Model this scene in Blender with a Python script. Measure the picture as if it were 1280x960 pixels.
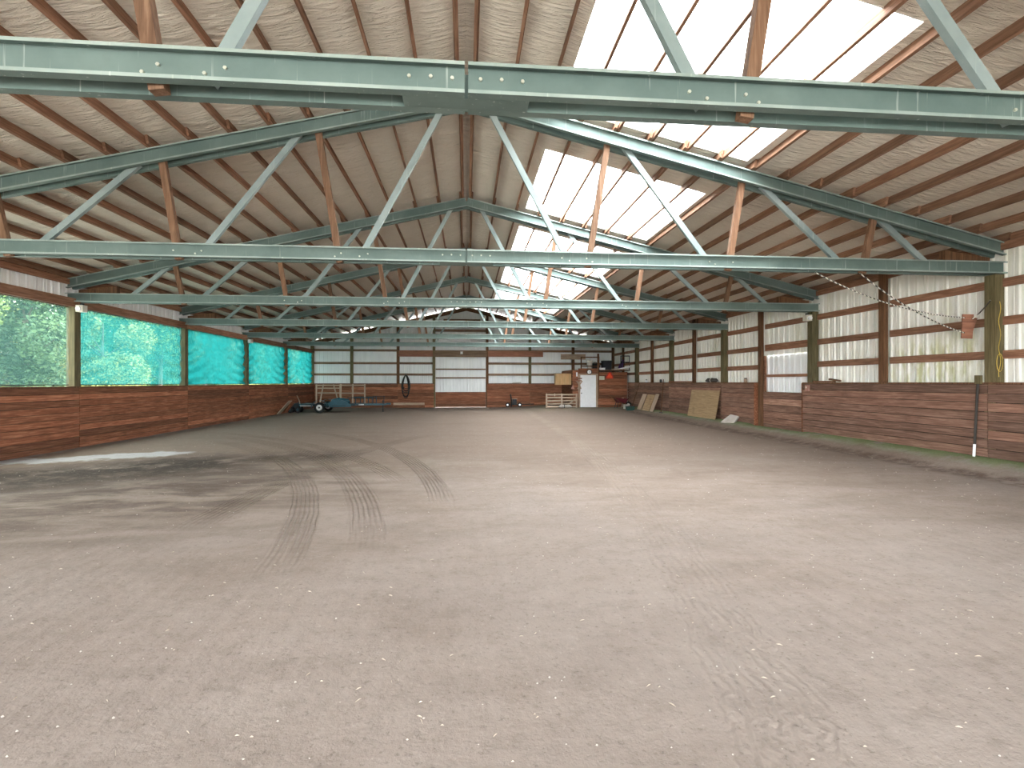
import bpy, bmesh, math, random
from mathutils import Vector, Matrix, noise as mnoise

# ---------------------------------------------------------------- camera, world, exposure
U = 1.6                      # one layout unit in metres
EYE = 0.984 * U
F = 645.0                    # focal length in pixels of the 1280 x 960 frame
YAW = math.atan(57 / F)
CA, SA = math.cos(YAW), math.sin(YAW)
sc = bpy.context.scene
col = sc.collection
for o in list(bpy.data.objects):
    bpy.data.objects.remove(o)
cam_d = bpy.data.cameras.new('camera')
cam_d.sensor_width = 36
cam_d.lens = F / 1280 * 36
cam_d.shift_y = -2 / 1280
cam_d.clip_end = 500
cam = bpy.data.objects.new('camera', cam_d)
col.objects.link(cam)
cam.location = (0, 0, EYE)
cam.rotation_euler = (math.pi / 2, 0, -YAW)
sc.camera = cam

SKY = 2.6
world = bpy.data.worlds.new('overcast_sky')
sc.world = world
world.use_nodes = True
bg = world.node_tree.nodes['Background']
bg.inputs[0].default_value = (0.96, 0.985, 1.0, 1)
# overcast sky: brighter overhead than at the horizon, the same all round
wn, wl_ = world.node_tree.nodes, world.node_tree.links
w_tc = wn.new('ShaderNodeTexCoord'); w_sep = wn.new('ShaderNodeSeparateXYZ'); w_mr = wn.new('ShaderNodeMapRange')
wl_.new(w_tc.outputs['Generated'], w_sep.inputs[0]); wl_.new(w_sep.outputs[2], w_mr.inputs[0])
for i_, v_ in zip((1, 2, 3, 4), (0.0, 1.0, SKY * .6, SKY)): w_mr.inputs[i_].default_value = v_
wl_.new(w_mr.outputs[0], bg.inputs[1])
sc.view_settings.view_transform = 'Standard'
sc.view_settings.look = 'None'
sc.view_settings.gamma = 1
sc.view_settings.use_curve_mapping = False
sc.view_settings.exposure = 3.8
sc.cycles.max_bounces = 12
sc.cycles.diffuse_bounces = 6
sc.cycles.transparent_max_bounces = 16
sc.cycles.transmission_bounces = 6

# layout constants, all in metres
YT = [(-0.80 + 3.052 * i) * U for i in range(7)]        # truss planes
YM1 = YT[0] - 3.052 * U  # extra unseen bay behind the camera, added to cut light on the foreground
YBACK = 20.55 * U
YOPEN = YM1 - 0.1 * U
XK = 5.835 * U               # inner face of the kick walls
XP0, XP1 = 5.86 * U, 5.975 * U   # wall posts
XS = 5.99 * U                # siding
ZKL, ZKR = 0.924 * U, 0.984 * U
SLOPE = 0.235
ZRIDGE = (0.984 + 2.955) * U  # top of top chord at the ridge
ZCH = (0.984 + 1.21) * U     # underside of bottom chord
HCH = 0.132 * U
PUR = 0.14                   # purlin depth
ROT = math.atan(SLOPE)
def zroof(x):                # top of the purlins
    return ZRIDGE + PUR / math.cos(ROT) - SLOPE * abs(x)

def ray(px, py):
    xc, zc = (px - 640) / F, (478 - py) / F
    return Vector((CA * xc + SA, CA - SA * xc, zc))
def on_y(px, py, y):
    d = ray(px, py); t = y / d.y
    return Vector((d.x * t, y, EYE + d.z * t))
def on_x(px, py, x):
    d = ray(px, py); t = x / d.x
    return Vector((x, d.y * t, EYE + d.z * t))
def on_z(px, py, z=0.0):
    d = ray(px, py); t = (z - EYE) / d.z
    return Vector((d.x * t, d.y * t, z))
def sstep(a, b, x):
    t = max(0, min(1, (x - a) / (b - a)))
    return t * t * (3 - 2 * t)
def fz(x, y):
    berm = 0.143 * U * sstep(5.28 * U, 5.8 * U, x) * (1 - 0.35 * sstep(8.3 * U, 8.6 * U, y) * (1 - sstep(9.9 * U, 10.2 * U, y)) * sstep(5.7 * U, 5.9 * U, x))
    rise = 0.085 * U * sstep(15.3 * U, 17.9 * U, y) * sstep(1.2 * U, 3.4 * U, x)
    w = 0.014 * mnoise.noise(Vector((x * .5, y * .5, 3))) + 0.007 * mnoise.noise(Vector((x * 1.7, y * 1.7, 9)))
    return max(berm, rise) + w

# ---------------------------------------------------------------- node material helpers
class S:
    """a socket with arithmetic"""
    def __init__(s, nt, sock): s.nt, s.s = nt, sock
    def op(s, o, b=None, c=None, clamp=False):
        n = s.nt.nodes.new('ShaderNodeMath'); n.operation = o; n.use_clamp = clamp
        for i, v in enumerate((s, b, c)):
            if v is None: continue
            if isinstance(v, S): s.nt.links.new(v.s, n.inputs[i])
            else: n.inputs[i].default_value = v
        return S(s.nt, n.outputs[0])
    def __add__(s, b): return s.op('ADD', b)
    def __sub__(s, b): return s.op('SUBTRACT', b)
    def __mul__(s, b): return s.op('MULTIPLY', b)
    def __truediv__(s, b): return s.op('DIVIDE', b)
    def rsub(s, a): return (s * -1.0) + a
    def abs(s): return s.op('ABSOLUTE')
    def sin(s): return s.op('SINE')
    def max(s, b): return s.op('MAXIMUM', b)
    def min(s, b): return s.op('MINIMUM', b)
    def step(s, a, b):           # smoothstep from a to b (b may be below a)
        n = s.nt.nodes.new('ShaderNodeMapRange'); n.interpolation_type = 'SMOOTHSTEP'
        lo, hi, t0, t1 = (a, b, 0, 1) if a < b else (b, a, 1, 0)
        s.nt.links.new(s.s, n.inputs[0])
        for i, v in zip((1, 2, 3, 4), (lo, hi, t0, t1)): n.inputs[i].default_value = v
        return S(s.nt, n.outputs[0])

class Mat:
    def __init__(self, name, rough=0.7, spec=0.3, metal=0.0):
        self.m = bpy.data.materials.new(name); self.m.use_nodes = True
        self.nt = self.m.node_tree
        self.b = self.nt.nodes['Principled BSDF']
        self.b.inputs['Roughness'].default_value = rough
        self.b.inputs['Specular IOR Level'].default_value = spec
        self.b.inputs['Metallic'].default_value = metal
        self.tc = self.nt.nodes.new('ShaderNodeTexCoord')
        self.oi = self.nt.nodes.new('ShaderNodeObjectInfo')
    def rnd(self): return S(self.nt, self.oi.outputs['Random'])
    def coord(self, which='Object', scale=(1, 1, 1), shift=0.0, jitter=True):
        mp = self.nt.nodes.new('ShaderNodeMapping')
        mp.inputs['Scale'].default_value = scale
        self.nt.links.new(self.tc.outputs[which], mp.inputs[0])
        if jitter:
            v = self.nt.nodes.new('ShaderNodeVectorMath'); v.operation = 'SCALE'
            v.inputs[0].default_value = (37.0, 53.0, 71.0)
            self.nt.links.new(self.oi.outputs['Random'], v.inputs['Scale'])
            self.nt.links.new(v.outputs[0], mp.inputs['Location'])
        else:
            mp.inputs['Location'].default_value = (shift, shift, shift)
        return mp.outputs[0]
    def xyz(self, which='Object'):
        n = self.nt.nodes.new('ShaderNodeSeparateXYZ')
        self.nt.links.new(self.tc.outputs[which], n.inputs[0])
        return [S(self.nt, n.outputs[i]) for i in range(3)]
    def noise(self, co, scale, detail=4, rough=0.55, dist=0.0):
        n = self.nt.nodes.new('ShaderNodeTexNoise')
        n.inputs['Scale'].default_value = scale; n.inputs['Detail'].default_value = detail
        n.inputs['Roughness'].default_value = rough; n.inputs['Distortion'].default_value = dist
        self.nt.links.new(co, n.inputs['Vector'])
        return S(self.nt, n.outputs['Fac'])
    def ramp(self, fac, stops):
        n = self.nt.nodes.new('ShaderNodeValToRGB')
        e = n.color_ramp.elements
        while len(e) < len(stops): e.new(0.5)
        for q, (p, c) in zip(e, stops):
            q.position = p; q.color = (*c, 1)
        self.nt.links.new(fac.s, n.inputs[0])
        return n.outputs[0]
    def mix(self, fac, a, b, mode='MIX'):
        n = self.nt.nodes.new('ShaderNodeMix'); n.data_type = 'RGBA'; n.blend_type = mode
        for i, v in ((0, fac), (6, a), (7, b)):
            if isinstance(v, S): self.nt.links.new(v.s, n.inputs[i])
            elif isinstance(v, bpy.types.NodeSocket): self.nt.links.new(v, n.inputs[i])
            elif i == 0: n.inputs[0].default_value = v
            else: n.inputs[i].default_value = (*v, 1)
        return n.outputs[2]
    def color(self, c):
        if isinstance(c, bpy.types.NodeSocket): self.nt.links.new(c, self.b.inputs['Base Color'])
        else: self.b.inputs['Base Color'].default_value = (*c, 1)
    def bump(self, h, strength=0.3, dist=0.01):
        n = self.nt.nodes.new('ShaderNodeBump')
        n.inputs['Strength'].default_value = strength; n.inputs['Distance'].default_value = dist
        self.nt.links.new(h.s, n.inputs['Height'])
        self.nt.links.new(n.outputs[0], self.b.inputs['Normal'])
    def rough(self, s): self.nt.links.new(s.s, self.b.inputs['Roughness'])

def wood(name, dark, mid, light, axis=0, rough=0.75, var=0.5):
    M = Mat(name, rough, 0.25)
    sc3 = [15.0, 15.0, 15.0]; sc3[axis] = 0.8
    co = M.coord(scale=sc3)
    g = M.noise(co, 2.2, 6, 0.65, 0.4)
    base = M.ramp(g, [(0.28, dark), (0.5, mid), (0.72, light)])
    r = M.rnd()
    tint = M.ramp(r, [(0.0, (1 - var * .55,) * 3), (0.45, (1, .97, .94)), (0.8, (1.08, 1.0, .95)), (1.0, (1 + var * .9, 1 + var * .85, 1 + var * .8))])
    c = M.mix(1.0, base, tint, 'MULTIPLY')
    sp = M.noise(M.coord(scale=(1, 1, 1)), 1.3, 3, 0.6)
    c = M.mix(sp.step(.55, .75) * 0.35, c, tuple(v * .6 for v in dark))
    M.color(c); M.bump(g, 0.35, 0.004)
    return M.m
def plain(name, c, rough=0.6, spec=0.3, metal=0.0, var=0.15, scale=6.0):
    M = Mat(name, rough, spec, metal)
    n = M.noise(M.coord(), scale, 4)
    M.color(M.ramp(n, [(0.3, tuple(v * (1 - var) for v in c)), (0.7, tuple(min(1, v * (1 + var)) for v in c))]))
    return M.m

MAT = {}
MAT['kick_x'] = wood('kick_plank_wood_across', (.10, .036, .019), (.21, .084, .044), (.36, .18, .105), 0, var=.8)
MAT['kick_y'] = wood('kick_plank_wood_along', (.10, .036, .019), (.21, .084, .044), (.36, .18, .105), 1, var=.8)
MAT['kick_right'] = wood('weathered_kick_plank_wood', (.095, .052, .035), (.185, .105, .075), (.31, .20, .15), 1, var=.8)
MAT['gap_shade'] = plain('dark_gap_sheet', (.03, .018, .012), .9)  # near-black sheet added behind the planks, paints the shade in their gaps
MAT['purlin'] = wood('purlin_wood', (.12, .062, .036), (.23, .125, .078), (.36, .215, .14), 1, var=.4)
MAT['girt_y'] = wood('girt_wood_along', (.13, .062, .036), (.25, .13, .08), (.37, .215, .14), 1, var=.4)
MAT['girt_x'] = wood('girt_wood_across', (.10, .062, .038), (.19, .125, .08), (.30, .20, .13), 0, var=.4)
MAT['strut'] = wood('strut_wood', (.11, .058, .034), (.20, .115, .07), (.32, .20, .13), 2, var=.4)
MAT['post'] = wood('treated_post_wood', (.065, .057, .028), (.115, .10, .05), (.19, .165, .09), 2, var=.3)
MAT['post_brown'] = wood('brown_post_wood', (.06, .03, .015), (.12, .06, .03), (.20, .105, .055), 2, var=.3)
MAT['pale_x'] = wood('weathered_pale_wood', (.20, .15, .11), (.36, .28, .21), (.52, .42, .33), 0, var=.2)
MAT['pale_z'] = wood('weathered_pale_wood_upright', (.20, .15, .11), (.36, .28, .21), (.52, .42, .33), 2, var=.2)
MAT['red_board'] = wood('red_brown_board_wood', (.15, .065, .04), (.27, .125, .08), (.38, .19, .125), 0, var=.2)
MAT['ply'] = wood('plywood', (.20, .145, .08), (.29, .21, .12), (.38, .285, .17), 1, var=.15)
MAT['tan'] = wood('tan_boards', (.30, .19, .09), (.42, .28, .14), (.52, .36, .19), 2, var=.15)

def steel(name, dark, light):
    M = Mat(name, 0.42, 0.5, 0.25)
    co = M.coord(jitter=True)
    n = M.noise(co, 1.4, 5, 0.6)
    base = M.ramp(n, [(0.3, dark), (0.7, light)])
    st = M.noise(M.coord(scale=(26, 26, .8)), 1.0, 3, 0.7)
    base = M.mix(st.step(.62, .74) * .45, base, (.62, .68, .62))
    rust = M.noise(M.coord(scale=(3, 3, 3)), 2.5, 5, 0.7)
    base = M.mix(rust.step(.66, .75) * .5, base, (.16, .11, .07))
    M.color(base)
    M.rough(M.noise(co, 5, 3) * 0.3 + 0.42)
    return M.m
MAT['steel'] = steel('green_painted_steel', (.095, .145, .134), (.165, .228, .212))
MAT['steel_lip'] = steel('scuffed_green_steel', (.20, .265, .245), (.36, .43, .40))
MAT['galv'] = steel('galvanised_brace_steel', (.20, .265, .26), (.34, .41, .405))
MAT['bolt'] = plain('bolt_metal', (.55, .58, .5), .4, .5, .5)
MAT['dark'] = plain('dark_painted_metal', (.02, .024, .028), .5)
MAT['rubber'] = plain('black_rubber', (.016, .016, .017), .8)
MAT['teal'] = plain('teal_paint', (.008, .062, .088), .42, .4)
MAT['teal_dark'] = plain('dark_teal_paint', (.007, .032, .044), .5, .4)
MAT['chrome'] = plain('bright_metal', (.55, .57, .58), .3, .5, .8)
MAT['white'] = plain('white_paint', (.78, .80, .82), .45, .4, 0, .04)
MAT['cream'] = plain('cream_plastic', (.62, .60, .52), .5, .4, 0, .06)
MAT['orange'] = plain('orange_reflector', (.80, .075, .015), .4, .4, 0, .06)
MAT['redrim'] = plain('red_reflector', (.45, .02, .012), .35, .4, 0, .06)
MAT['black'] = plain('black_plastic', (.02, .02, .02), .4)
MAT['maroon'] = plain('maroon_cloth', (.10, .015, .02), .9)
MAT['purple'] = plain('purple_cloth', (.10, .045, .16), .9)
MAT['pink'] = plain('dusty_pink_cloth', (.36, .20, .16), .9)
MAT['yellow'] = plain('yellow_cord', (.55, .40, .08), .8)
MAT['straw'] = plain('dry_straw', (.36, .31, .25), .9)
MAT['rope'] = plain('pale_rope', (.62, .58, .50), .9)
MAT['rope_dark'] = plain('dark_rope', (.05, .045, .04), .9)
def stripe_mat():
    M = Mat('striped_rope', .9, .1)
    x, y, z = M.xyz()
    st = ((x + y + z) * 95.0).sin().step(-.1, .1)
    M.color(M.mix(st, (.05, .045, .04), (.70, .67, .60)))
    return M.m
MAT['rope_stripe'] = stripe_mat()
MAT['cement'] = plain('grey_concrete', (.40, .37, .33), .9)
MAT['green_lid'] = plain('green_plastic', (.012, .05, .04), .5)
MAT['sign'] = plain('pale_green_sign', (.50, .52, .40), .6, .3, 0, .05)

def siding_mat(name, c, moss):
    M = Mat(name, 0.5, 0.35)
    g = M.nt.nodes.new('ShaderNodeNewGeometry')
    mp = M.nt.nodes.new('ShaderNodeMapping'); M.nt.links.new(g.outputs['Position'], mp.inputs[0])
    mp.inputs['Scale'].default_value = (1.6, 1.6, .45)
    n = M.noise(mp.outputs[0], 2.2, 5, .6)
    base = M.ramp(n, [(.3, tuple(v * .86 for v in c)), (.7, c)])
    n2 = M.noise(mp.outputs[0], 1.1, 4, .7)
    base = M.mix(n2.step(.50, .70) * moss, base, (.42, .42, .24))
    if moss > .3:      # algae blotches low on the sheets
        sp = M.nt.nodes.new('ShaderNodeSeparateXYZ'); M.nt.links.new(g.outputs['Position'], sp.inputs[0])
        py, pz = S(M.nt, sp.outputs[1]), S(M.nt, sp.outputs[2])
        nn = M.noise(mp.outputs[0], 2.8, 4, .65)
        msk = pz.step(EYE + .75 * U, EYE + .35 * U) * py.step(5.3 * U, 5.7 * U) * py.step(7.2 * U, 6.4 * U) * nn.step(.40, .62)
        base = M.mix(msk * .75, base, (.40, .40, .16))
    M.color(base)
    return M.m
MAT['siding'] = siding_mat('white_metal_siding', (.84, .86, .86), .12)
MAT['siding_moss'] = siding_mat('mossy_white_metal_siding', (.84, .84, .78), .40)

def insulation_mat():
    M = Mat('vinyl_faced_insulation', 0.30, 0.6)
    co = M.coord(jitter=False)
    x, y, z = M.xyz()
    w = M.noise(M.coord(scale=(1.0, 5.5, 1.0), jitter=False), 2.6, 5, .62, .6)
    big = M.noise(co, .35, 4, .6)
    c = M.ramp(big, [(.3, (.72, .65, .54)), (.55, (.81, .74, .63)), (.75, (.86, .80, .70))])
    sp = M.noise(co, 2.3, 4, .7)
    c = M.mix(sp.step(.70, .76) * .35, c, (.22, .19, .15))
    M.color(c); w2 = M.noise(M.coord(scale=(.8, 2.6, 1.0), jitter=False), 1.2, 4, .6, 1.0)
    M.color(c); M.bump(w + w2 * .8, 1.0, .11)
    return M.m
MAT['insul'] = insulation_mat()
MAT['insul_edge'] = plain('fibreglass_edge', (.60, .58, .52), .9)
MAT['roofsheet'] = plain('roof_sheet_metal', (.30, .33, .32), .5)

def pane_mat():
    M = Mat('translucent_skylight_sheet')
    nt = M.nt; nt.nodes.remove(M.b)
    out = nt.nodes['Material Output']
    tr = nt.nodes.new('ShaderNodeBsdfTransparent'); tl = nt.nodes.new('ShaderNodeBsdfTranslucent'); mx = nt.nodes.new('ShaderNodeMixShader')
    n = M.noise(M.coord(scale=(.5, 7, 1), jitter=True), 1.3, 5, .7)
    dirt = n.step(.66, .80)
    nt.links.new(M.mix(dirt * .95, (.70, .71, .71), (.03, .03, .03)), tr.inputs[0])
    nt.links.new(M.mix(dirt * .95, (.66, .67, .67), (.03, .03, .03)), tl.inputs[0])
    tl.inputs[0].default_value = (.66, .67, .67, 1)
    mx.inputs[0].default_value = .72
    nt.links.new(tr.outputs[0], mx.inputs[1]); nt.links.new(tl.outputs[0], mx.inputs[2])
    nt.links.new(mx.outputs[0], out.inputs[0])
    return M.m
MAT['pane'] = pane_mat()

def cloth_mat(name, see, colr, tint=(.86, 1.0, .97)):
    M = Mat(name)
    nt = M.nt; nt.nodes.remove(M.b)
    out = nt.nodes['Material Output']
    tr = nt.nodes.new('ShaderNodeBsdfTransparent'); tl = nt.nodes.new('ShaderNodeBsdfTranslucent'); df = nt.nodes.new('ShaderNodeBsdfDiffuse')
    m1 = nt.nodes.new('ShaderNodeMixShader'); m2 = nt.nodes.new('ShaderNodeMixShader')
    n = M.noise(M.coord(scale=(1, 1, .5), jitter=True), 1.1, 5, .65)
    cc = M.mix(n.step(.3, .7), tuple(v * .8 for v in colr), colr)
    nt.links.new(cc, tl.inputs[0]); nt.links.new(cc, df.inputs[0])
    tr.inputs[0].default_value = (*tint, 1)
    m1.inputs[0].default_value = .35
    nt.links.new(tl.outputs[0], m1.inputs[1]); nt.links.new(df.outputs[0], m1.inputs[2])
    h = M.noise(M.coord(scale=(1, 1, 1), jitter=True), .5, 3, .5)
    f = (h * .16 + (see - .08))
    nt.links.new(f.s, m2.inputs[0])
    nt.links.new(m1.outputs[0], m2.inputs[1]); nt.links.new(tr.outputs[0], m2.inputs[2])
    nt.links.new(m2.outputs[0], out.inputs[0])
    return M.m
MAT['cloth_thin'] = cloth_mat('thin_green_shade_netting', .40, (.020, .044, .040), (.95, 1.0, .93))
MAT['cloth_mid'] = cloth_mat('green_shade_netting', .20, (.008, .078, .074))
MAT['cloth'] = cloth_mat('dense_green_shade_netting', .07, (.004, .075, .073))

def dirt_mat():
    M = Mat('arena_dirt', 0.95, 0.1)
    co = M.coord(jitter=False)
    x, y, z = M.xyz()
    warp = M.noise(co, .55, 4, .6) - .5
    warp2 = M.noise(co, 1.9, 4, .6) - .5
    X = x + warp * 1.6; Y = y + warp2 * 1.3
    big = M.noise(co, .22, 5, .6)
    mid = M.noise(M.coord(scale=(.6, 1.4, 1), jitter=False), 1.1, 6, .65, .4)
    fine = M.noise(co, 26, 4, .75)
    c = M.ramp(mid, [(.28, (.31, .25, .20)), (.5, (.40, .33, .27)), (.72, (.47, .405, .345))])
    c = M.mix(big.step(.42, .66) * .55, c, (.44, .385, .335))
    # browner and darker with distance, paler at the near end, edges broken by noise
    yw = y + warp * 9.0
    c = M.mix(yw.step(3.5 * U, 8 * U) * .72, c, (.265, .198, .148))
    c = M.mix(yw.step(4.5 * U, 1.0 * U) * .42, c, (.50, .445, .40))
    def seg(ax, ay, bx, by):
        ax, ay, bx, by = ax * U, ay * U, bx * U, by * U
        dx, dy = bx - ax, by - ay; L2 = dx * dx + dy * dy
        t = ((X - ax) * dx + (Y - ay) * dy) / L2
        t = t.max(0.0).min(1.0)
        ex = X - (t * dx + ax); ey = Y - (t * dy + ay)
        return (ex * ex + ey * ey).op('SQRT')
    # damp dark ground by the netted side
    d = seg(-5.4, 5.2, -3.4, 6.4).min(seg(-3.2, 6.7, -1.9, 7.1) + .9)
    damp = d.step(2.3, .4) * M.noise(co, 1.6, 5, .7).step(.26, .54)
    c = M.mix(damp * .92, c, (.05, .04, .03))
    d = seg(-5.4, 4.2, -2.4, 5.0)
    c = M.mix(d.step(3.4, .3) * mid.step(.62, .38) * .75, c, (.13, .10, .078))
    # pale dried patch
    d = seg(-5.6, 6.9, -4.7, 7.25).min(seg(-4.7, 7.25, -4.15, 7.5)) - warp2 * .25
    c = M.mix(d.step(.55, .30) * .9, c, (.66, .67, .66))
    pale0 = M.noise(co, 1.3, 4, .6)
    # pale worn strip that swings off to the right
    xc = (Y / (-5.0 * U)).op('EXPONENT') * (-1.6 * U) + 2.1 * U
    wd = (x - xc).abs()
    c = M.mix(wd.step(.30, .05) * y.step(3 * U, 6 * U) * pale0.step(.35, .6) * .30, c, (.46, .38, .30))
    # foot of the right bank: dark churned soil, pale line, moss by the boards
    xr = x + warp2 * .22
    c = M.mix(xr.step(5.08 * U, 5.30 * U) * xr.step(5.50 * U, 5.38 * U) * M.noise(co, 3.5, 5, .7).step(.35, .6) * .8, c, (.15, .105, .075))
    pale = M.noise(co, 2.4, 4, .6)
    c = M.mix(xr.step(5.52 * U, 5.62 * U) * pale.step(.38, .55) * .6, c, (.44, .43, .38))
    moss = M.noise(co, 1.5, 4, .7)
    c = M.mix(xr.step(5.50 * U, 5.75 * U) * moss.step(.30, .48) * .9, c, (.23, .31, .12))
    c = M.mix(y.step(16.2 * U, 17.6 * U) * x.step(1.5 * U, 3.2 * U) * moss.step(.40, .60) * .55, c, (.20, .24, .12))
    # left wall foot pale line
    c = M.mix((x * -1.0 + warp2 * .2).step(5.55 * U, 5.75 * U) * pale.step(.35, .6) * .5, c, (.40, .385, .35))
    # churned texture and fine grit
    clod = M.noise(co, 5.5, 6, .75)
    c = M.mix(clod.step(.50, .36) * .20, c, (.20, .155, .12))
    c = M.mix(clod.step(.54, .70) * .22, c, (.60, .54, .48))
    c = M.mix(fine.step(.58, .74) * .45, c, (.66, .61, .55))
    c = M.mix(fine.step(.44, .30) * .5, c, (.15, .12, .10))
    c = M.mix(1.0, c, (.54, .532, .545), 'MULTIPLY')
    def rings(cx, cy, r0, r1, y0, y1, step):
        ddx = x - cx * U; ddy = y - cy * U
        r = (ddx * ddx + ddy * ddy).op('SQRT') + warp2 * .05
        m = r.step(r0 * U, (r0 + .03) * U) * r.step(r1 * U, (r1 - .03) * U) * y.step(y0 * U, (y0 + 1) * U) * y.step(y1 * U, (y1 - 1) * U)
        return (r * (6.2832 / step)).sin() * m
    t = rings(-11.6, 1.0, 11.6, 11.85, 5.0, 11, .06) + rings(-11, 1.6, 9.95, 10.2, 2.6, 9.5, .055) + rings(-11, 1.6, 10.38, 10.66, 3.0, 10.5, .06) + rings(-11.5, 3.0, 11.25, 11.5, 4.0, 11, .055) + rings(12.5, 4.2, 14.2, 14.5, 3.5, 10, .06)
    c = M.mix(t.step(.1, .9) * .20, c, (.19, .15, .115))
    M.color(c)
    # relief: grit, soft clods and combed tyre tracks
    h = fine * .18 + M.noise(co, 7, 5, .7) * .45 + mid * .6
    t2 = ((x - xc) * (6.2832 / .07)).sin() * wd.step(.30, .22)
    t3 = ((x + warp * .3) * (6.2832 / .16)).sin() * y.step(5 * U, 2 * U) * .05
    h = h + t * .55 + t2 * .16 + t3
    M.bump(h, .8, .030)
    return M.m
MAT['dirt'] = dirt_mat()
MAT['bounce_ground'] = plain('pale_bounce_ground', (.42, .405, .37), .95, .1, 0, .15, .8)  # ground outside, made pale to bounce light up onto the ceiling
def leaf_mat(name, a, b):
    M = Mat(name, .6, .3)
    n = M.noise(M.coord('Object'), 1.2, 3)
    M.color(M.ramp(n, [(.3, a), (.7, b)]))
    return M.m
MAT['leaf_a'] = leaf_mat('leaf_mid_green', (.05, .10, .022), (.14, .19, .045))
MAT['leaf_b'] = leaf_mat('leaf_yellow_green', (.10, .13, .03), (.25, .245, .075))
MAT['leaf_c'] = leaf_mat('leaf_deep_green', (.022, .062, .03), (.075, .13, .05))
MAT['bark'] = plain('bark', (.11, .085, .065), .9)

# ---------------------------------------------------------------- mesh helpers
class MB:
    def __init__(s): s.v, s.f = [], []
    def add(s, vs, fs):
        k = len(s.v); s.v += [tuple(v) for v in vs]; s.f += [tuple(i + k for i in f) for f in fs]; return s
    def box(s, c, d, rot=None):
        hx, hy, hz = d[0] / 2, d[1] / 2, d[2] / 2
        vs = [Vector((sx * hx, sy * hy, sz * hz)) for sx in (-1, 1) for sy in (-1, 1) for sz in (-1, 1)]
        if rot is not None: vs = [rot @ v for v in vs]
        vs = [v + Vector(c) for v in vs]
        return s.add(vs, [(0, 1, 3, 2), (4, 6, 7, 5), (0, 4, 5, 1), (2, 3, 7, 6), (0, 2, 6, 4), (1, 5, 7, 3)])
    def tube(s, pts, r, n=8, cap=True):
        pts = [Vector(p) for p in pts]; rings = []
        prev = None
        for i, p in enumerate(pts):
            d = (pts[min(i + 1, len(pts) - 1)] - pts[max(i - 1, 0)]).normalized()
            if prev is None:
                a = Vector((0, 0, 1)) if abs(d.z) < .9 else Vector((1, 0, 0))
                u = d.cross(a).normalized()
            else:
                u = (prev - d * prev.dot(d)).normalized()
            prev = u; w = d.cross(u)
            rr = r[i] if isinstance(r, (list, tuple)) else r
            rings.append([p + (u * math.cos(2 * math.pi * k / n) + w * math.sin(2 * math.pi * k / n)) * rr for k in range(n)])
        vs = [v for g in rings for v in g]; fs = []
        for i in range(len(rings) - 1):
            for k in range(n):
                fs.append((i * n + k, i * n + (k + 1) % n, (i + 1) * n + (k + 1) % n, (i + 1) * n + k))
        if cap:
            fs.append(tuple(range(n - 1, -1, -1))); fs.append(tuple((len(rings) - 1) * n + k for k in range(n)))
        return s.add(vs, fs)
    def torus(s, c, R, r, axis='y', n=24, m=8):
        vs, fs = [], []
        for i in range(n):
            a = 2 * math.pi * i / n
            for j in range(m):
                b = 2 * math.pi * j / m
                q = R + r * math.cos(b); t = r * math.sin(b)
                p = {'y': (q * math.cos(a), t, q * math.sin(a)), 'x': (t, q * math.cos(a), q * math.sin(a)), 'z': (q * math.cos(a), q * math.sin(a), t)}[axis]
                vs.append(Vector(p) + Vector(c))
                fs.append((i * m + j, ((i + 1) % n) * m + j, ((i + 1) % n) * m + (j + 1) % m, i * m + (j + 1) % m))
        return s.add(vs, fs)
    def disc(s, c, r, t, axis='y', n=24):
        d = {'x': Vector((t / 2, 0, 0)), 'y': Vector((0, t / 2, 0)), 'z': Vector((0, 0, t / 2))}[axis]
        return s.tube([Vector(c) - d, Vector(c) + d], r, n)
    def prism(s, poly, y0, y1):
        """polygon in the xz plane pushed from y0 to y1"""
        n = len(poly)
        vs = [(p[0], y0, p[1]) for p in poly] + [(p[0], y1, p[1]) for p in poly]
        fs = [tuple(range(n)), tuple(range(2 * n - 1, n - 1, -1))] + [(i, i + n, (i + 1) % n + n, (i + 1) % n) for i in range(n)]
        return s.add(vs, fs)
    def mesh(s, name, mat, smooth=False):
        me = bpy.data.meshes.new(name)
        me.from_pydata(s.v, [], s.f)
        bm = bmesh.new(); bm.from_mesh(me); bmesh.ops.recalc_face_normals(bm, faces=bm.faces); bm.to_mesh(me); bm.free()
        if mat is not None: me.materials.append(MAT[mat] if isinstance(mat, str) else mat)
        if smooth:
            for p in me.polygons: p.use_smooth = True
        return me
    def obj(s, name, mat, parent=None, loc=(0, 0, 0), rot=(0, 0, 0), smooth=False):
        return place(name, s.mesh(name, mat, smooth), parent, loc, rot)
def place(name, me, parent=None, loc=(0, 0, 0), rot=(0, 0, 0)):
    o = bpy.data.objects.new(name, me); col.objects.link(o)
    o.parent = parent; o.location = loc; o.rotation_euler = rot
    return o
def tag(o, label, cat, group=None):
    o['label'] = label; o['category'] = cat
    if group: o['group'] = group
    return o
def thing(name, label, cat, loc=(0, 0, 0), rot=(0, 0, 0), group=None):
    return tag(place(name, None, None, loc, rot), label, cat, group)
def struct(name, me=None):
    o = place(name, me); o['kind'] = 'structure'; return o
def board(name, c, d, mat, parent=None, rot=(0, 0, 0)):
    return MB().box((0, 0, 0), d).obj(name, mat, parent, c, rot)
RNG = random.Random(7)

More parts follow.
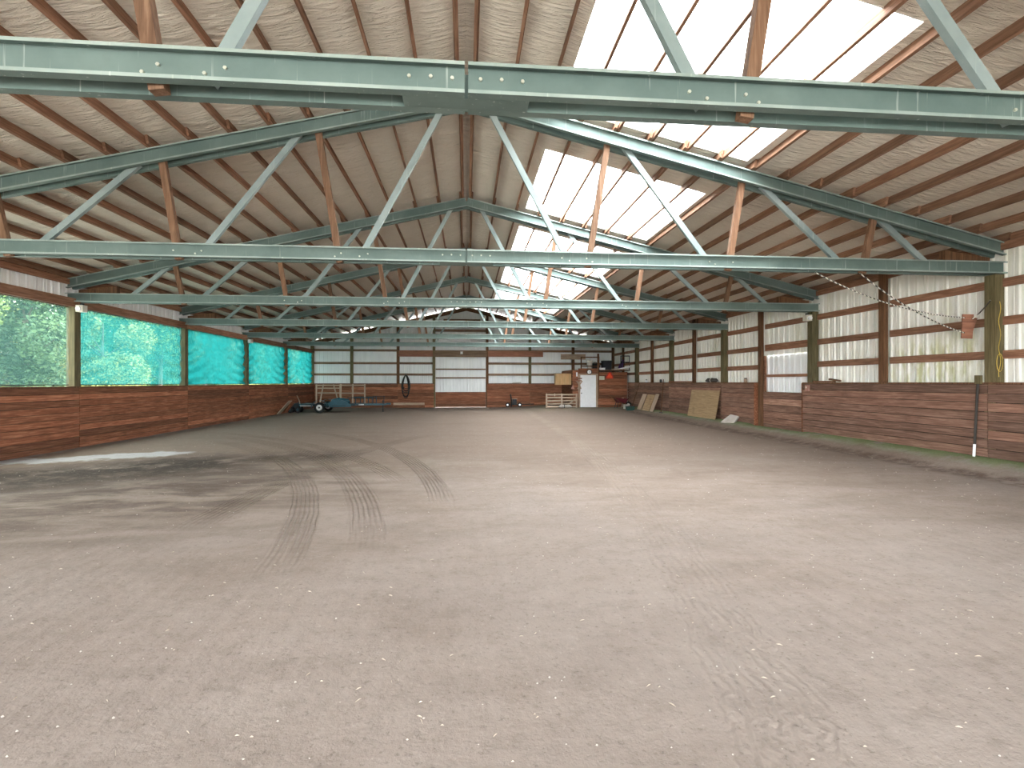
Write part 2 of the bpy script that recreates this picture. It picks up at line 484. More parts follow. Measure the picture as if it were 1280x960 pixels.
# ---------------------------------------------------------------- floor and ground outside
def floor_mesh():
    xs = [-XS + (2 * XS) * i / 96 for i in range(97)]
    ys = []; y = YOPEN - .1
    while y < YBACK + .3:
        ys.append(y); y += .22
    ys.append(YBACK + .3)
    m = MB()
    vs = [(x, y, fz(x, y)) for y in ys for x in xs]
    n = len(xs)
    fs = [(j * n + i, j * n + i + 1, (j + 1) * n + i + 1, (j + 1) * n + i) for j in range(len(ys) - 1) for i in range(n - 1)]
    m.add(vs, fs)
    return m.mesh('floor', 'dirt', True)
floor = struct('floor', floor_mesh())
g = MB(); GR = 130
def gq(x0, y0, x1, y1): g.add([(x0, y0, -.06), (x1, y0, -.06), (x1, y1, -.06), (x0, y1, -.06)], [(0, 1, 2, 3)])
gq(-GR, -GR, -XS - .05, GR); gq(XS + .05, -GR, GR, GR); gq(-XS - .05, -GR, XS + .05, YOPEN - .1); gq(-XS - .05, YBACK + .3, XS + .05, GR)
ground = struct('ground', g.mesh('ground', 'bounce_ground'))

# ---------------------------------------------------------------- roof: ceiling with purlins, insulation, skylights
ceiling = struct('ceiling')
SK0, SK1 = 0.95 * U, 2.95 * U         # skylight band on the right slope
BAYS = [(YT[i], YT[i + 1]) for i in range(6)] + [(YT[6], YBACK), (YM1, YT[0])]
px_list = [0.075 * U + 0.3686 * U * i for i in range(17)]
XE = XS + .12
def insul_z(x):
    ax = abs(x)
    k = (ax / U - .075) / .3686
    fr = k - math.floor(k)
    if ax < px_list[0]: sag = .012
    else: sag = .026 * math.sin(math.pi * fr) ** .8 if 0 < fr < 1 else 0
    return zroof(x) + .004 - sag
PANE_UP = .10
def sky_range(b):
    y0, y1 = BAYS[b]
    return y0 + .84 * U, y1 - .10 * U
for b, (y0, y1) in enumerate(BAYS):
    has = 1 <= b <= 5
    s0, s1 = sky_range(b)
    yy1 = y1 + (.25 if b == 6 else 0)
    ys = sorted(set([y0 + (yy1 - y0) * i / 8 for i in range(9)] + ([s0, s1] if has else [])))
    for side in (-1, 1):
        xs = [0, px_list[0] * .5, px_list[0]]
        for i in range(16):
            for k in range(1, 6): xs.append(px_list[i] + .3686 * U * k / 5)
        xs += [XE]
        if side > 0: xs = sorted(set(xs + [SK0, SK1]))
        m = MB(); n = len(xs)
        vs = [(side * x, y, insul_z(x) + .012 * mnoise.noise(Vector((side * x * .9, y * 1.1, 1)))) for y in ys for x in xs]
        fs = []
        for j in range(len(ys) - 1):
            for i in range(n - 1):
                xm, ym = (xs[i] + xs[i + 1]) / 2, (ys[j] + ys[j + 1]) / 2
                if has and side > 0 and SK0 < xm < SK1 and s0 < ym < s1: continue
                fs.append((j * n + i, j * n + i + 1, (j + 1) * n + i + 1, (j + 1) * n + i))
        m.add(vs, fs)
        m.obj('insulation_sheet', 'insul', ceiling, smooth=True)
    if has:
        # cut insulation edge that turns up to the skylight sheets
        e = MB()
        def strip(pts, nrm):
            k = len(pts)
            e.add([(p[0], p[1], zroof(p[0]) - .03) for p in pts] + [(p[0], p[1], zroof(p[0]) + PANE_UP) for p in pts],
                  [(i, i + 1, k + i + 1, k + i) for i in range(k - 1)])
        strip([(SK0, s0), (SK1, s0), (SK1, s1), (SK0, s1), (SK0, s0)], None)
        e.obj('insulation_edge', 'insul_edge', ceiling)
        NP = 4
        for k in range(NP):
            w = (s1 - s0) / NP
            m = MB(); prof = []
            for r in range(3):
                c = w * (r + .5) / 3
                prof += [(c - .05, 0), (c - .02, .022), (c + .02, .022), (c + .05, 0)]
            prof = [(0, 0)] + prof + [(w, 0)]
            vs = [(x, s0 + k * w + q, zroof(x) + PANE_UP - (.004 * (k % 2)) + hh) for x in (SK0 - .08, SK1 + .08) for q, hh in prof]
            n = len(prof)
            m.add(vs, [(i, i + 1, n + i + 1, n + i) for i in range(n - 1)])
            m.obj('skylight_sheet', 'pane', ceiling)
# outer roof sheets, broken at the skylights
def roof_quad(x0, x1, y0, y1):
    m = MB(); up = PANE_UP + .03
    m.add([(x0, y0, zroof(x0) + up), (x1, y0, zroof(x1) + up), (x1, y1, zroof(x1) + up), (x0, y1, zroof(x0) + up)], [(0, 1, 2, 3)])
    m.obj('roof_sheet', 'roofsheet', ceiling)
YE = YBACK + .35
roof_quad(-XE - .2, 0, YOPEN, YE); roof_quad(0, SK0, YOPEN, YE); roof_quad(SK1, XE + .2, YOPEN, YE)
cuts = [YOPEN] + [v for b in (1, 2, 3, 4, 5) for v in sky_range(b)] + [YE]
for i in range(0, len(cuts), 2): roof_quad(SK0, SK1, cuts[i], cuts[i + 1])
# purlins: lapped over every truss
pm = {}
for b, (y0, y1) in enumerate(BAYS):
    L = (y1 - y0) + .5
    key = round(L, 2)
    if key not in pm: pm[key] = MB().box((0, 0, 0), (.042, L, PUR)).mesh('purlin', 'purlin')
    for side in (-1, 1):
        for i, x in enumerate(px_list):
            xx = x + (.024 if b % 2 else -.024) + RNG.uniform(-.012, .012)
            if i == 16: xx = x - .05 + (.024 if b % 2 else -.024)
            zc = zroof(xx) - PUR / 2 / math.cos(ROT)
            place('purlin', pm[key], ceiling, (side * (xx - math.sin(ROT) * 0), (y0 + y1) / 2 - (.2 if b == 6 else 0) + (.1 if b == 0 else 0), zc), (RNG.uniform(-.001, .001), side * ROT, 0))
# eave boards
for side in (-1, 1):
    board('eave_board', (side * (XS - .06), (YOPEN + YBACK) / 2, zroof(XS) - .14), (.05, YBACK - YOPEN, .24), 'girt_y', ceiling)

# ---------------------------------------------------------------- trusses
GAP, FL, TH = .14, .072, .007
def channel(p0, p1, up, h, openy, fl=FL, th=TH, lip=0):
    """C section along p0-p1, web at the inner side, flanges towards openy (+1/-1 along y)"""
    p0, p1 = Vector(p0), Vector(p1)
    if lip:
        prof = [(0, -h / 2), (fl, -h / 2), (fl, -h / 2 + lip), (fl - th, -h / 2 + lip), (fl - th, -h / 2 + th), (th, -h / 2 + th),
                (th, h / 2 - th), (fl - th, h / 2 - th), (fl - th, h / 2 - lip), (fl, h / 2 - lip), (fl, h / 2), (0, h / 2)]
    else:
        prof = [(0, -h / 2), (fl, -h / 2), (fl, -h / 2 + th), (th, -h / 2 + th), (th, h / 2 - th), (fl, h / 2 - th), (fl, h / 2), (0, h / 2)]
    m = MB(); yv = Vector((0, openy, 0)); up = Vector(up)
    vs = [p + yv * a + up * b for p in (p0, p1) for a, b in prof]
    n = len(prof)
    m.add(vs, [(i, (i + 1) % n, n + (i + 1) % n, n + i) for i in range(n)] + [tuple(range(n - 1, -1, -1)), tuple(range(n, 2 * n))])
    return m
def worn(me, faces):          # scuffed lip faces of a channel
    me.materials.append(MAT['steel_lip'])
    for i in faces: me.polygons[i].material_index = 1
    return me
def truss_meshes():
    zb = HCH / 2
    half = XP1 + .01
    out = []
    for side in (-1, 1):
        for oy in (-1, 1):
            a, b = (side * .012, oy * GAP / 2, zb), (side * half, oy * GAP / 2, zb)
            out.append(('bottom_chord', worn(channel(a, b, (0, 0, 1), HCH, oy, lip=.024).mesh('bottom_chord', 'steel'), (1, 9))))
            # top chord follows the roof slope
            ca, sa_ = math.cos(ROT), math.sin(ROT)
            h = .135 * U
            off = ZRIDGE - ZCH - h / 2 / ca
            a = (side * .012, oy * GAP / 2, off - SLOPE * .012)
            b = (side * half, oy * GAP / 2, off - SLOPE * half)
            out.append(('top_chord', worn(channel(a, b, (side * sa_, 0, ca), h, oy, lip=.024).mesh('top_chord', 'steel'), (1, 9))))
    def ztop(x): return ZRIDGE - ZCH - SLOPE * abs(x) - .10 * U
    for side in (-1, 1):
        for xt, xb in ((.24, 1.06), (1.66, 2.59), (3.17, 4.12), (4.53, 5.16)):
            t = Vector((side * xt * U, -.03, ztop(xt * U))); bt = Vector((side * xb * U, -.03, .045 * U))
            d = (t - bt).normalized()
            up = Vector((-d.z, 0, d.x))
            out.append(('diagonal_brace', channel(bt - d * .02, t + d * .02, up, .058 * U, 1, .06, .007).mesh('diagonal_brace', 'galv')))
        for xt, xb in ((1.475, 1.262), (2.95, 2.79), (4.46, 4.325)):
            t = Vector((side * xt * U, 0, ztop(xt * U) + .02)); bt = Vector((side * xb * U, 0, -.02))
            d = (t - bt).normalized(); L = (t - bt).length
            ang = math.atan2(d.x, d.z)
            m = MB().box((0, 0, 0), (.10, .08, L), Matrix.Rotation(ang, 3, 'Y'))
            c = (t + bt) / 2
            m2 = MB(); m2.v = [tuple(Vector(v)) for v in m.v]; m2.f = m.f
            out.append(('timber_strut', m2.mesh('timber_strut', 'strut'), tuple(c)))
        # packing block in the heel of the truss
        m = MB().prism([(side * 5.28 * U, HCH), (side * 5.82 * U, HCH), (side * 5.82 * U, HCH + .05 * U), (side * 5.28 * U, HCH + .12 * U)], -.06, .06)
        out.append(('heel_block', m.mesh('heel_block', 'post_brown')))
    sp = MB().box((0, 0, .012), (.54 * U, GAP - .004, .024)); sp.box((0, 0, HCH * .55), (.50 * U, .05, HCH * .7))
    out.append(('splice_plate', sp.mesh('splice_plate', 'steel')))
    ap = MB().box((0, 0, ZRIDGE - ZCH - .10 * U), (.10 * U, GAP - .01, .11 * U))
    out.append(('ridge_plate', ap.mesh('ridge_plate', 'steel')))
    return out
tmesh = truss_meshes()
bolt_me = MB().disc((0, 0, 0), .013, .02, 'y', 6).mesh('bolt', 'bolt')
ordw = ['first green steel roof truss, over the open end behind the camera', 'green steel roof truss nearest the camera, its bottom beam crossing the picture top',
        'second green steel roof truss from the camera, ropes tied to its right side', 'third green steel roof truss from the camera, ending at posts with white boxes',
        'fourth green steel roof truss from the camera', 'fifth green steel roof truss from the camera', 'farthest green steel roof truss, close before the back wall']
trusses = []
for i, y in enumerate(YT):
    t = thing('roof_truss', ordw[i], 'truss', (0, y, ZCH), group='green steel roof trusses')
    for e in tmesh:
        place(e[0], e[1], t, e[2] if len(e) > 2 else (0, 0, 0))
    if i in (1, 2, 3):
        for s in (-1, 1):
            for k, (bx, bz) in enumerate(((.06, .6), (.15, .62), (.24, .6), (.98, .55), (1.06, .35), (1.24, .55), (1.3, .3), (2.56, .5), (2.62, .3), (2.82, .5))):
                place('bolt', bolt_me, t, (s * bx * U, -GAP / 2 - .012, bz * HCH))
    trusses.append(t)

# ---------------------------------------------------------------- walls
def ribbed(name, width, z0, z1, mat, parent, at, along, inward, zfun=None):
    """ribbed sheet: along = unit vector, inward = unit vector of the room side"""
    m = MB(); prof = []; k = max(1, round(width / .23)); w = width / k
    for r in range(k):
        s = r * w
        prof += [(s, .0), (s + .012, .034), (s + .045, .034), (s + .057, 0), (s + w * .48, 0.0), (s + w * .52, .010), (s + w * .60, .010), (s + w * .64, 0)]
    prof.append((width, 0))
    A, I, P = Vector(along), Vector(inward), Vector(at)
    vs = []
    for s, d in prof:
        vs.append(P + A * s + I * d + Vector((0, 0, z0)))
    for s, d in prof:
        q = P + A * s
        vs.append(q + I * d + Vector((0, 0, zfun(q) if zfun else z1)))
    c = P + A * (width / 2)
    vs = [v - c for v in vs]
    n = len(prof)
    m.add(vs, [(i, i + 1, n + i + 1, n + i) for i in range(n - 1)])
    return m.obj(name, mat, parent, c)
def run(name, a, b, z0, z1, mat, parent, axis, fixed, inward, zfun=None, w=.915):
    n = max(1, round((b - a) / w)); w = (b - a) / n
    for i in range(n):
        at = (fixed, a + i * w, 0) if axis == 'y' else (a + i * w, fixed, 0)
        along = (0, 1, 0) if axis == 'y' else (1, 0, 0)
        ribbed(name, w, z0, z1, mat, parent, at, along, inward, zfun)
def planks(parent, axis, fixed, a, b, z0, z1, n, thick=.04, inward=1, seed=0, zf=None):
    """stack of n horizontal boards, room face at fixed"""
    r = random.Random(seed); h = (z1 - z0) / n
    mat = 'kick_x' if axis != 'y' else 'kick_right' if inward < 0 and fixed > 5 * U else 'kick_y'
    oo = fixed - inward * (thick + .016)
    bc, bd = ((oo, (a + b) / 2, (z0 + z1) / 2), (.012, b - a, z1 - z0)) if axis == 'y' else (((a + b) / 2, oo, (z0 + z1) / 2), (b - a, .012, z1 - z0))
    board('gap_shade_sheet', bc, bd, 'gap_shade', parent)
    for i in range(n):
        t = thick + r.uniform(-.006, .008); hh = h - r.uniform(.009, .015)
        zc = z0 + h * (i + .5)
        off = fixed + (-inward) * (t / 2) + inward * r.uniform(0, .008)
        ln = (b - a) - r.uniform(.004, .014)
        rt = r.uniform(-.0012, .0012)
        if axis == 'y': board('plank', (off, (a + b) / 2, zc), (t, ln, hh), mat, parent, (rt, 0, 0))
        else: board('plank', ((a + b) / 2, off, zc), (ln, t, hh), mat, parent, (0, rt, 0))

ZEAVE = zroof(XS) + .02
# left wall ----------------------------------------------------
wl = struct('wall_left')
HB0, HB1 = (0.984 + 1.13) * U, (0.984 + 1.26) * U
run('siding_panel', YOPEN, YBACK, -.05, ZKL - .05, 'siding', wl, 'y', -XS, (1, 0, 0))
run('siding_panel', YOPEN, YBACK, HB0 + .04, ZEAVE, 'siding', wl, 'y', -XS, (1, 0, 0))
lb = [YOPEN] + YT + [YBACK]
for i in range(len(lb) - 1):
    planks(wl, 'y', -XK, lb[i], lb[i + 1], -.03, ZKL - .035, 10, inward=1, seed=10 + i)
    board('ledge_board', (-(XK + .085), (lb[i] + lb[i + 1]) / 2, ZKL - .018), (.20, lb[i + 1] - lb[i] - .01, .036), 'post_brown', wl)
    board('header_board', (-(XP0 + .0), (lb[i] + lb[i + 1]) / 2, (HB0 + HB1) / 2), (.04, lb[i + 1] - lb[i] - .012, HB1 - HB0), 'girt_y', wl)
    board('header_back', (-(XS - .04), (lb[i] + lb[i + 1]) / 2, HB0 + .07), (.04, lb[i + 1] - lb[i] - .012, .14), 'post_brown', wl)
def truss_post(parent, side, y):
    zt = ZRIDGE - SLOPE * XP1 + .02
    return board('post', (side * (XP0 + XP1) / 2, y, zt / 2 - .02), (XP1 - XP0, GAP - .004, zt + .04), 'post', parent)
def face_post(parent, side, y):   # visible post proper, wider below the truss
    return board('post', (side * (XP0 + XP1) / 2, y, ZCH / 2 - .02), (XP1 - XP0, .20, ZCH + .02), 'post', parent)
for y in YT:
    face_post(wl, -1, y)
board('post', (-(XP0 + XP1) / 2, YBACK - .1, ZEAVE / 2), (XP1 - XP0, .17, ZEAVE), 'post', wl)

# right wall ----------------------------------------------------
wr = struct('wall_right')
D0, D1 = 8.47 * U, 9.90 * U          # side door opening
run('siding_panel', YOPEN, D0, -.05, ZEAVE, 'siding_moss', wr, 'y', XS, (-1, 0, 0))
run('siding_panel', D1, YBACK, -.05, ZEAVE, 'siding_moss', wr, 'y', XS, (-1, 0, 0))
DTOP = (0.984 + .50) * U
run('siding_panel', D0, D1, DTOP + .05, ZEAVE, 'siding_moss', wr, 'y', XS, (-1, 0, 0))
rb = [YOPEN] + YT[0:3] + [D0 + .04 * U]
for i in range(len(rb) - 1):
    planks(wr, 'y', XK, rb[i], rb[i + 1], .06, ZKR - .035, 9, inward=-1, seed=40 + i)
    board('ledge_board', (XK + .085, (rb[i] + rb[i + 1]) / 2, ZKR - .018), (.20, rb[i + 1] - rb[i] - .01, .036), 'post_brown', wr)
rb = [D1 + .12 * U] + [YT[4], YT[5], YT[6], 18.3 * U]
for i in range(len(rb) - 1):
    planks(wr, 'y', XK, rb[i], rb[i + 1], .06, ZKR - .035, 9, inward=-1, seed=60 + i)
    board('ledge_board', (XK + .085, (rb[i] + rb[i + 1]) / 2, ZKR - .018), (.20, rb[i + 1] - rb[i] - .01, .036), 'post_brown', wr)
board('plank_end', (XK + .08, D1 + .115 * U, ZKR / 2), (.19, .04, ZKR - .04), 'kick_y', wr)
board('plank_end', (XK + .08, D0 + .045 * U, ZKR / 2), (.19, .04, ZKR - .04), 'kick_y', wr)
for i, y in enumerate(YT):
    face_post(wr, 1, y)
    y1 = YT[i + 1] if i < 6 else YBACK
    board('post', (XP0 + .06, (y + y1) / 2 + (0.01 if i != 3 else .02), ZEAVE / 2), (.11, .145, ZEAVE - .05), 'post_brown', wr)
for zc in (1.11, .687, .31):
    for i in range(7):
        a, b = YT[i] + .1, (YT[i + 1] if i < 6 else YBACK) - .1
        mid = (a + b) / 2
        for p, q in ((a, mid - .075), (mid + .075, b)):
            if i == 3 and p < D1 - .3 and zc < .6: continue
            hh = .15 if not (i == 3 and p < D1 - .3 and zc < .8) else .2
            board('girt', (XS - .045, (p + q) / 2, (.984 + zc) * U), (.045, q - p, hh), 'girt_y', wr, (0, RNG.uniform(-.03, .03), 0))
# side door of the right wall: siding leaf over a plank base
d1 = struct('door_1')
ZDW = EYE - .185 * U
run('door_siding', D0 - .03, D1 + .05, -.05, DTOP + .06, 'siding', d1, 'y', XS + .01, (-1, 0, 0))
planks(d1, 'y', XS - .10, D0 + .03, D1 + .04, .06, ZDW, 6, inward=-1, seed=77)
board('door_rail', (XS - .05, (D0 + D1) / 2, EYE + .13 * U), (.04, D1 - D0 - .12, .08), 'girt_y', d1)
board('door_stile', (XS - .05, D1 - .09, (DTOP + ZDW) / 2), (.04, .09, DTOP - ZDW + .1), 'girt_y', d1)

# back wall ----------------------------------------------------
wb = struct('wall_back')
def zgable(q): return zroof(q.x) - .055
BX = [-XS, -4.43 * U, -2.66 * U, -1.27 * U, .82 * U, 2.53 * U, 4.28 * U, XS]
ZHD = (.984 + 1.50) * U
ZDT = (.984 + 1.0) * U
run('siding_panel', -XS, BX[3], -.05, 0, 'siding', wb, 'x', YBACK, (0, -1, 0), zgable)
run('siding_panel', BX[3], BX[4], ZDT, 0, 'siding', wb, 'x', YBACK, (0, -1, 0), zgable)
run('siding_panel', BX[4], XS, -.05, 0, 'siding', wb, 'x', YBACK, (0, -1, 0), zgable)
YF = YBACK - .20
for k, x in enumerate(BX[1:-1]):
    top = zroof(x) - .25
    board('post', (x, YBACK - .10, top / 2), (.17, .15, top), 'post' if k % 2 == 0 else 'post_brown', wb)
board('post', (XS - .1, YBACK - .10, ZEAVE / 2 - .1), (.17, .15, ZEAVE - .2), 'post_brown', wb)
for i in range(7):
    a, b = BX[i] + .085, BX[i + 1] - .085
    c, w = (a + b) / 2, b - a
    board('header_board', (c, YBACK - .05, ZHD), (w, .05, .15), 'girt_x', wb)
    if i != 3:
        for zc in (1.25, .75, .31):
            if zc == 1.25 and i == 2: continue
            board('girt', (c, YBACK - .05, (.984 + zc) * U), (w, .05, .14), 'girt_x', wb)
        if i < 6: planks(wb, 'x', YF, BX[i] + (.15 if i == 0 else 0), BX[i + 1], -.03, EYE - .06 * U, 8, inward=-1, seed=80 + i)
        if i < 6: board('ledge_board', (c, YF + .09, EYE - .045 * U), (BX[i + 1] - BX[i], .20, .036), 'post_brown', wb)
for zz, xa, xb in ((2.05, -1.25, .8), (2.45, -.9, .55), (1.85, -3.9, -1.3), (1.85, .85, 3.6)):
    board('girt', ((xa + xb) / 2 * U, YBACK - .05, (.984 + zz) * U), ((xb - xa) * U, .05, .16), 'girt_x', wb)
# wide boards across the bays by the door
board('wide_board', ((BX[2] + BX[3]) / 2, YBACK - .20, (.984 + 1.13) * U), (BX[3] - BX[2] - .1, .045, .40), 'red_board', wb)
board('wide_board', ((BX[3] + BX[4]) / 2, YBACK - .22, (.984 + 1.13) * U), (BX[4] - BX[3] - .05, .045, .42), 'girt_x', wb)
board('wide_board', (1.95 * U, YBACK - .20, (.984 + 1.13) * U), (2.2 * U, .045, .36), 'red_board', wb)
# rake boards under the roof slope
for s in (-1, 1):
    L = XS / math.cos(ROT)
    z = zroof(XS / 2) - .075 - .15
    board('rake_board', (s * XS / 2, YBACK - .05, z), (L, .05, .22), 'post_brown', wb, (0, s * ROT, 0))
# sliding door of the back wall
d2 = struct('door_2')
run('door_siding', BX[3] - .05, BX[4] + .05, .018, ZDT + .30, 'siding', d2, 'x', YBACK + .03, (0, -1, 0))
planks(d2, 'x', YBACK - .10, BX[3] + .09, BX[4] - .09, .014, EYE - .38 * U, 5, inward=-1, seed=99)
for zc in (.52, .18): board('door_rail', ((BX[3] + BX[4]) / 2, YBACK - .03, (.984 + zc) * U), (BX[4] - BX[3] - .2, .05, .09), 'girt_x', d2)

# unseen end wall added behind the camera to limit daylight, opening sized for brightness
wf = struct('wall_front_added')
OPX = 4.5 * U
for a_, b_ in ((-XS, -OPX), (OPX, XS)):
    run('siding_panel', a_, b_, -.05, 0, 'siding', wf, 'x', YOPEN, (0, 1, 0), zgable)
run('siding_panel', -OPX, OPX, ZCH + .2, 0, 'siding', wf, 'x', YOPEN, (0, 1, 0), zgable)

# ---------------------------------------------------------------- shade netting in the left wall
cl_lab = ['', 'green shade netting in the side bay nearest the camera',
          'see-through netting left of the white-box post, trees showing behind',
          'teal netting right of the white-box post, trees showing faintly through it',
          'wrinkled teal netting panel just before the left post with the small lamp',
          'wrinkled teal netting panel just past the left post with the small lamp',
          'farthest teal netting panel with curved folds, next to the back wall']
lastp = YT + [YBACK - .08]
for i in range(1, 7):
    a, b = lastp[i] + .10, lastp[i + 1] - .10
    z0, z1 = ZKL + .022, HB0 + .02
    nx, nz = 130, 50
    r = random.Random(200 + i); ph = r.uniform(0, 9)
    vs = []
    amp = [.3, .3, .4, 1.1, 1.6, 1.9, 1.9][i]
    for k in range(nz + 1):
        for j in range(nx + 1):
            u, v = j / nx, k / nz
            y = a + (b - a) * u; z = z0 + (z1 - z0) * v
            # creases hang in arcs from the upper corners and fan out to the posts
            e = min(u, 1 - u)
            q = math.hypot(e * 1.35, (1 - v) * .9 - 0.0)
            q2 = e * (b - a) + .35 * (1 - v) ** 2
            d = .034 * math.exp(-e * 6) * math.sin(q2 * 62 + ph + 3 * mnoise.noise(Vector((u * 3, v * 3, i))))
            d += .022 * math.sin(q * 40 + ph) * math.exp(-e * 4) * (.4 + .6 * (1 - v))
            d += .020 * mnoise.noise(Vector((y * 2.2, z * 4.2, i * 3))) + .010 * mnoise.noise(Vector((y * 7, z * 11, i)))
            vs.append((d * amp, y - (a + b) / 2, z - z0))
    m = MB(); n = nx + 1
    m.add(vs, [(k * n + j, k * n + j + 1, (k + 1) * n + j + 1, (k + 1) * n + j) for k in range(nz) for j in range(nx)])
    t = thing('shade_netting', cl_lab[i], 'netting', (-(XS - .07), (a + b) / 2, z0), group='green shade netting panels of the open side')
    m.obj('netting', 'cloth_thin' if i < 3 else 'cloth_mid' if i == 3 else 'cloth', t, smooth=True)
    MB().tube([(0, -(b - a) / 2, .012), (0, (b - a) / 2, .012)], .012, 6).obj('hem_rod', 'dark', t)

# ---------------------------------------------------------------- tack room in the far right corner
YTR = 18.3 * U
TX0, TX1 = 3.80 * U, XK + .1
ZTR = (.984 + .43) * U
DX0, DX1 = 4.08 * U, 4.66 * U
DZ = (.984 + .265) * U
FZT = .085 * U
wt = struct('wall_tack_room')
planks(wt, 'x', YTR, TX0, DX0 - .10, FZT - .06, ZTR, 11, inward=-1, seed=120)
planks(wt, 'x', YTR, DX1 + .10, TX1 - .12, FZT - .06, ZTR - .08, 11, inward=-1, seed=121)
planks(wt, 'x', YTR, DX0 - .10, DX1 + .10, DZ + .08, ZTR + .12, 2, inward=-1, seed=122)
planks(wt, 'y', TX0, YTR + .05, YF, FZT - .08, ZTR, 11, inward=-1, seed=123)
board('roof_deck', ((TX0 + XS) / 2 - .02, (YTR + YBACK) / 2 - .05, ZTR + .02), (XS - TX0 - .1, YBACK - YTR - .2, .04), 'girt_x', wt)
board('corner_post', (4.74 * U, YTR - .03, (ZTR + 1.0) / 2 + .3), (.10, .08, ZTR + .35), 'post_brown', wt)
d3 = struct('door_3')
for x in (DX0 - .05, DX1 + .05): board('door_frame', (x, YTR - .03, (DZ + FZT) / 2), (.09, .10, DZ - FZT), 'pale_z', d3)
board('door_frame', ((DX0 + DX1) / 2, YTR - .03, DZ + .04), (DX1 - DX0 + .19, .10, .08), 'pale_x', d3)
dc = (DX0 + DX1) / 2
board('door_leaf', (dc, YTR + .0, (DZ + FZT) / 2), (DX1 - DX0 - .01, .04, DZ - FZT - .01), 'white', d3)
for zz, hh in ((.32, .42), (.72, .40)):
    h = DZ - FZT
    for sx in (-1, 1):
        board('door_panel', (dc + sx * .20, YTR - .024, FZT + h * zz), (.30, .014, h * hh * .84), 'white', d3)
MB().tube([(DX0 + .07, YTR - .02, FZT + .82), (DX0 + .07, YTR - .07, FZT + .82)], .03, 10).obj('door_knob', 'dark', d3)

def face(px, py): return on_y(px, py, YTR - .04)
c = face(736.5, 465)
t = thing('wall_clock', 'round white clock in a dark rim above the white door', 'clock', c)
MB().torus((0, -.03, 0), .135, .022, 'y').obj('rim', 'black', t, smooth=True)
MB().disc((0, -.02, 0), .13, .03, 'y').obj('dial', 'white', t)
for a, L in ((.9, .06), (2.6, .09)):
    MB().box((math.sin(a) * L / 2, -.04, math.cos(a) * L / 2), (.012, .006, L), Matrix.Rotation(a, 3, 'Y')).obj('clock_hand', 'black', t)
c = face(762, 470)
t = thing('warning_triangle', 'orange slow-vehicle triangle with red rim on the plank wall', 'sign', c)
def tri(R, tr): 
    pts = []
    for k in range(3):
        a = math.pi / 2 + k * 2 * math.pi / 3
        for s in (-tr, tr): pts.append((R * math.cos(a + s), R * math.sin(a + s)))
    return pts
MB().prism(tri(.24, .22), -.02, -.005).obj('rim_plate', 'redrim', t)
MB().prism(tri(.175, .12), -.026, -.018).obj('centre_plate', 'orange', t)
c = face(752, 472.5)
t = thing('wall_sign', 'small pale rectangular sign right of the white door', 'sign', c)
board('sign_plate', (0, -.012, 0), (.32, .015, .21), 'sign', t)
for k in range(3): board('print_line', (0, -.021, .055 - .055 * k), (.22, .003, .015), 'cement', t)
c = face(721, 468)
tag(board('thermometer', (c.x, YTR - .055, c.z), (.08, .03, .24), 'white'), 'narrow white upright plate left of the clock', 'thermometer')
# wooden saddle rack left of the door
c = face(724, 479)
t = thing('saddle_rack', 'wooden wall rack with forked arms left of the white door', 'rack', c)
board('back_plate', (0, -.03, -.05), (.12, .03, .75), 'pale_z', t)
board('cross_bar', (-.06, -.05, .27), (.42, .04, .07), 'red_board', t); board('cross_bar', (-.06, -.05, .14), (.38, .04, .06), 'red_board', t)
for s in (-1, 1):
    board('forked_arm', (s * .09, -.07, .02), (.05, .04, .26), 'pale_z', t, (0, s * .6, 0))
    board('forked_arm', (s * .05, -.07, -.22), (.05, .04, .24), 'pale_z', t, (0, -s * .4, 0))
c = face(716, 484)
m = MB(); m.add([(0, -.03, .14), (-.13, -.03, -.10), (.11, -.03, -.13), (0, -.12, .08), (-.10, -.11, -.08), (.09, -.11, -.10)], [(0, 1, 2), (3, 5, 4), (0, 3, 4, 1), (1, 4, 5, 2), (2, 5, 3, 0)])
tag(m.obj('hanging_cloth', 'pink', None, (c.x, YTR - .01, c.z)), 'small pinkish cloth hanging at the tack room corner', 'cloth')
# tan cabinet on the tack room side
a, b = face(695, 467), face(716, 481)
t = thing('wall_cabinet', 'tan boarded cabinet hung left of the tack room', 'cabinet', ((a.x + TX0 - .05) / 2, YTR + .3, b.z))
W, H = TX0 - .05 - a.x, a.z - b.z
board('cabinet_body', (0, .02, H / 2), (W, .50, H), 'tan', t)
for k in range(6): board('front_board', (-W / 2 + W * (k + .5) / 6, -.245, H / 2), (W / 6 - .008, .02, H - .02), 'tan', t)
board('top_board', (0, 0, H + .012), (W + .05, .58, .024), 'post_brown', t)
# things stored on the tack room roof
zr = ZTR + .04
def roofp(px, y=YTR + .3): 
    p = on_y(px, 460, y); return (p.x, y, zr)
tag(board('storage_plank', (4.25 * U, YBACK - .35, (.984 + 1.02) * U), (1.0 * U, .05, .34), 'pale_x'), 'wide weathered plank high on the back wall above the tack room', 'plank')
t = thing('storage_rack', 'dark open rack standing on the tack room roof', 'rack', roofp(737))
for x in (-.5, .55):
    board('upright', (x, 0, .38), (.06, .06, .76), 'post_brown', t)
board('top_rail', (.02, 0, .74), (1.1, .06, .06), 'post_brown', t); board('shelf_rail', (.02, 0, .22), (1.1, .06, .06), 'post_brown', t)
t = thing('stacked_bucket', 'pale bucket with a light lid on the tack room roof above the clock', 'bucket', roofp(737, YTR + .55))
MB().tube([(0, 0, 0), (0, 0, .50)], [.14, .17], 14).obj('bucket_body', 'cement', t, smooth=False)
MB().tube([(0, 0, .50), (0, 0, .55)], .20, 14).obj('bucket_lid', 'cream', t)
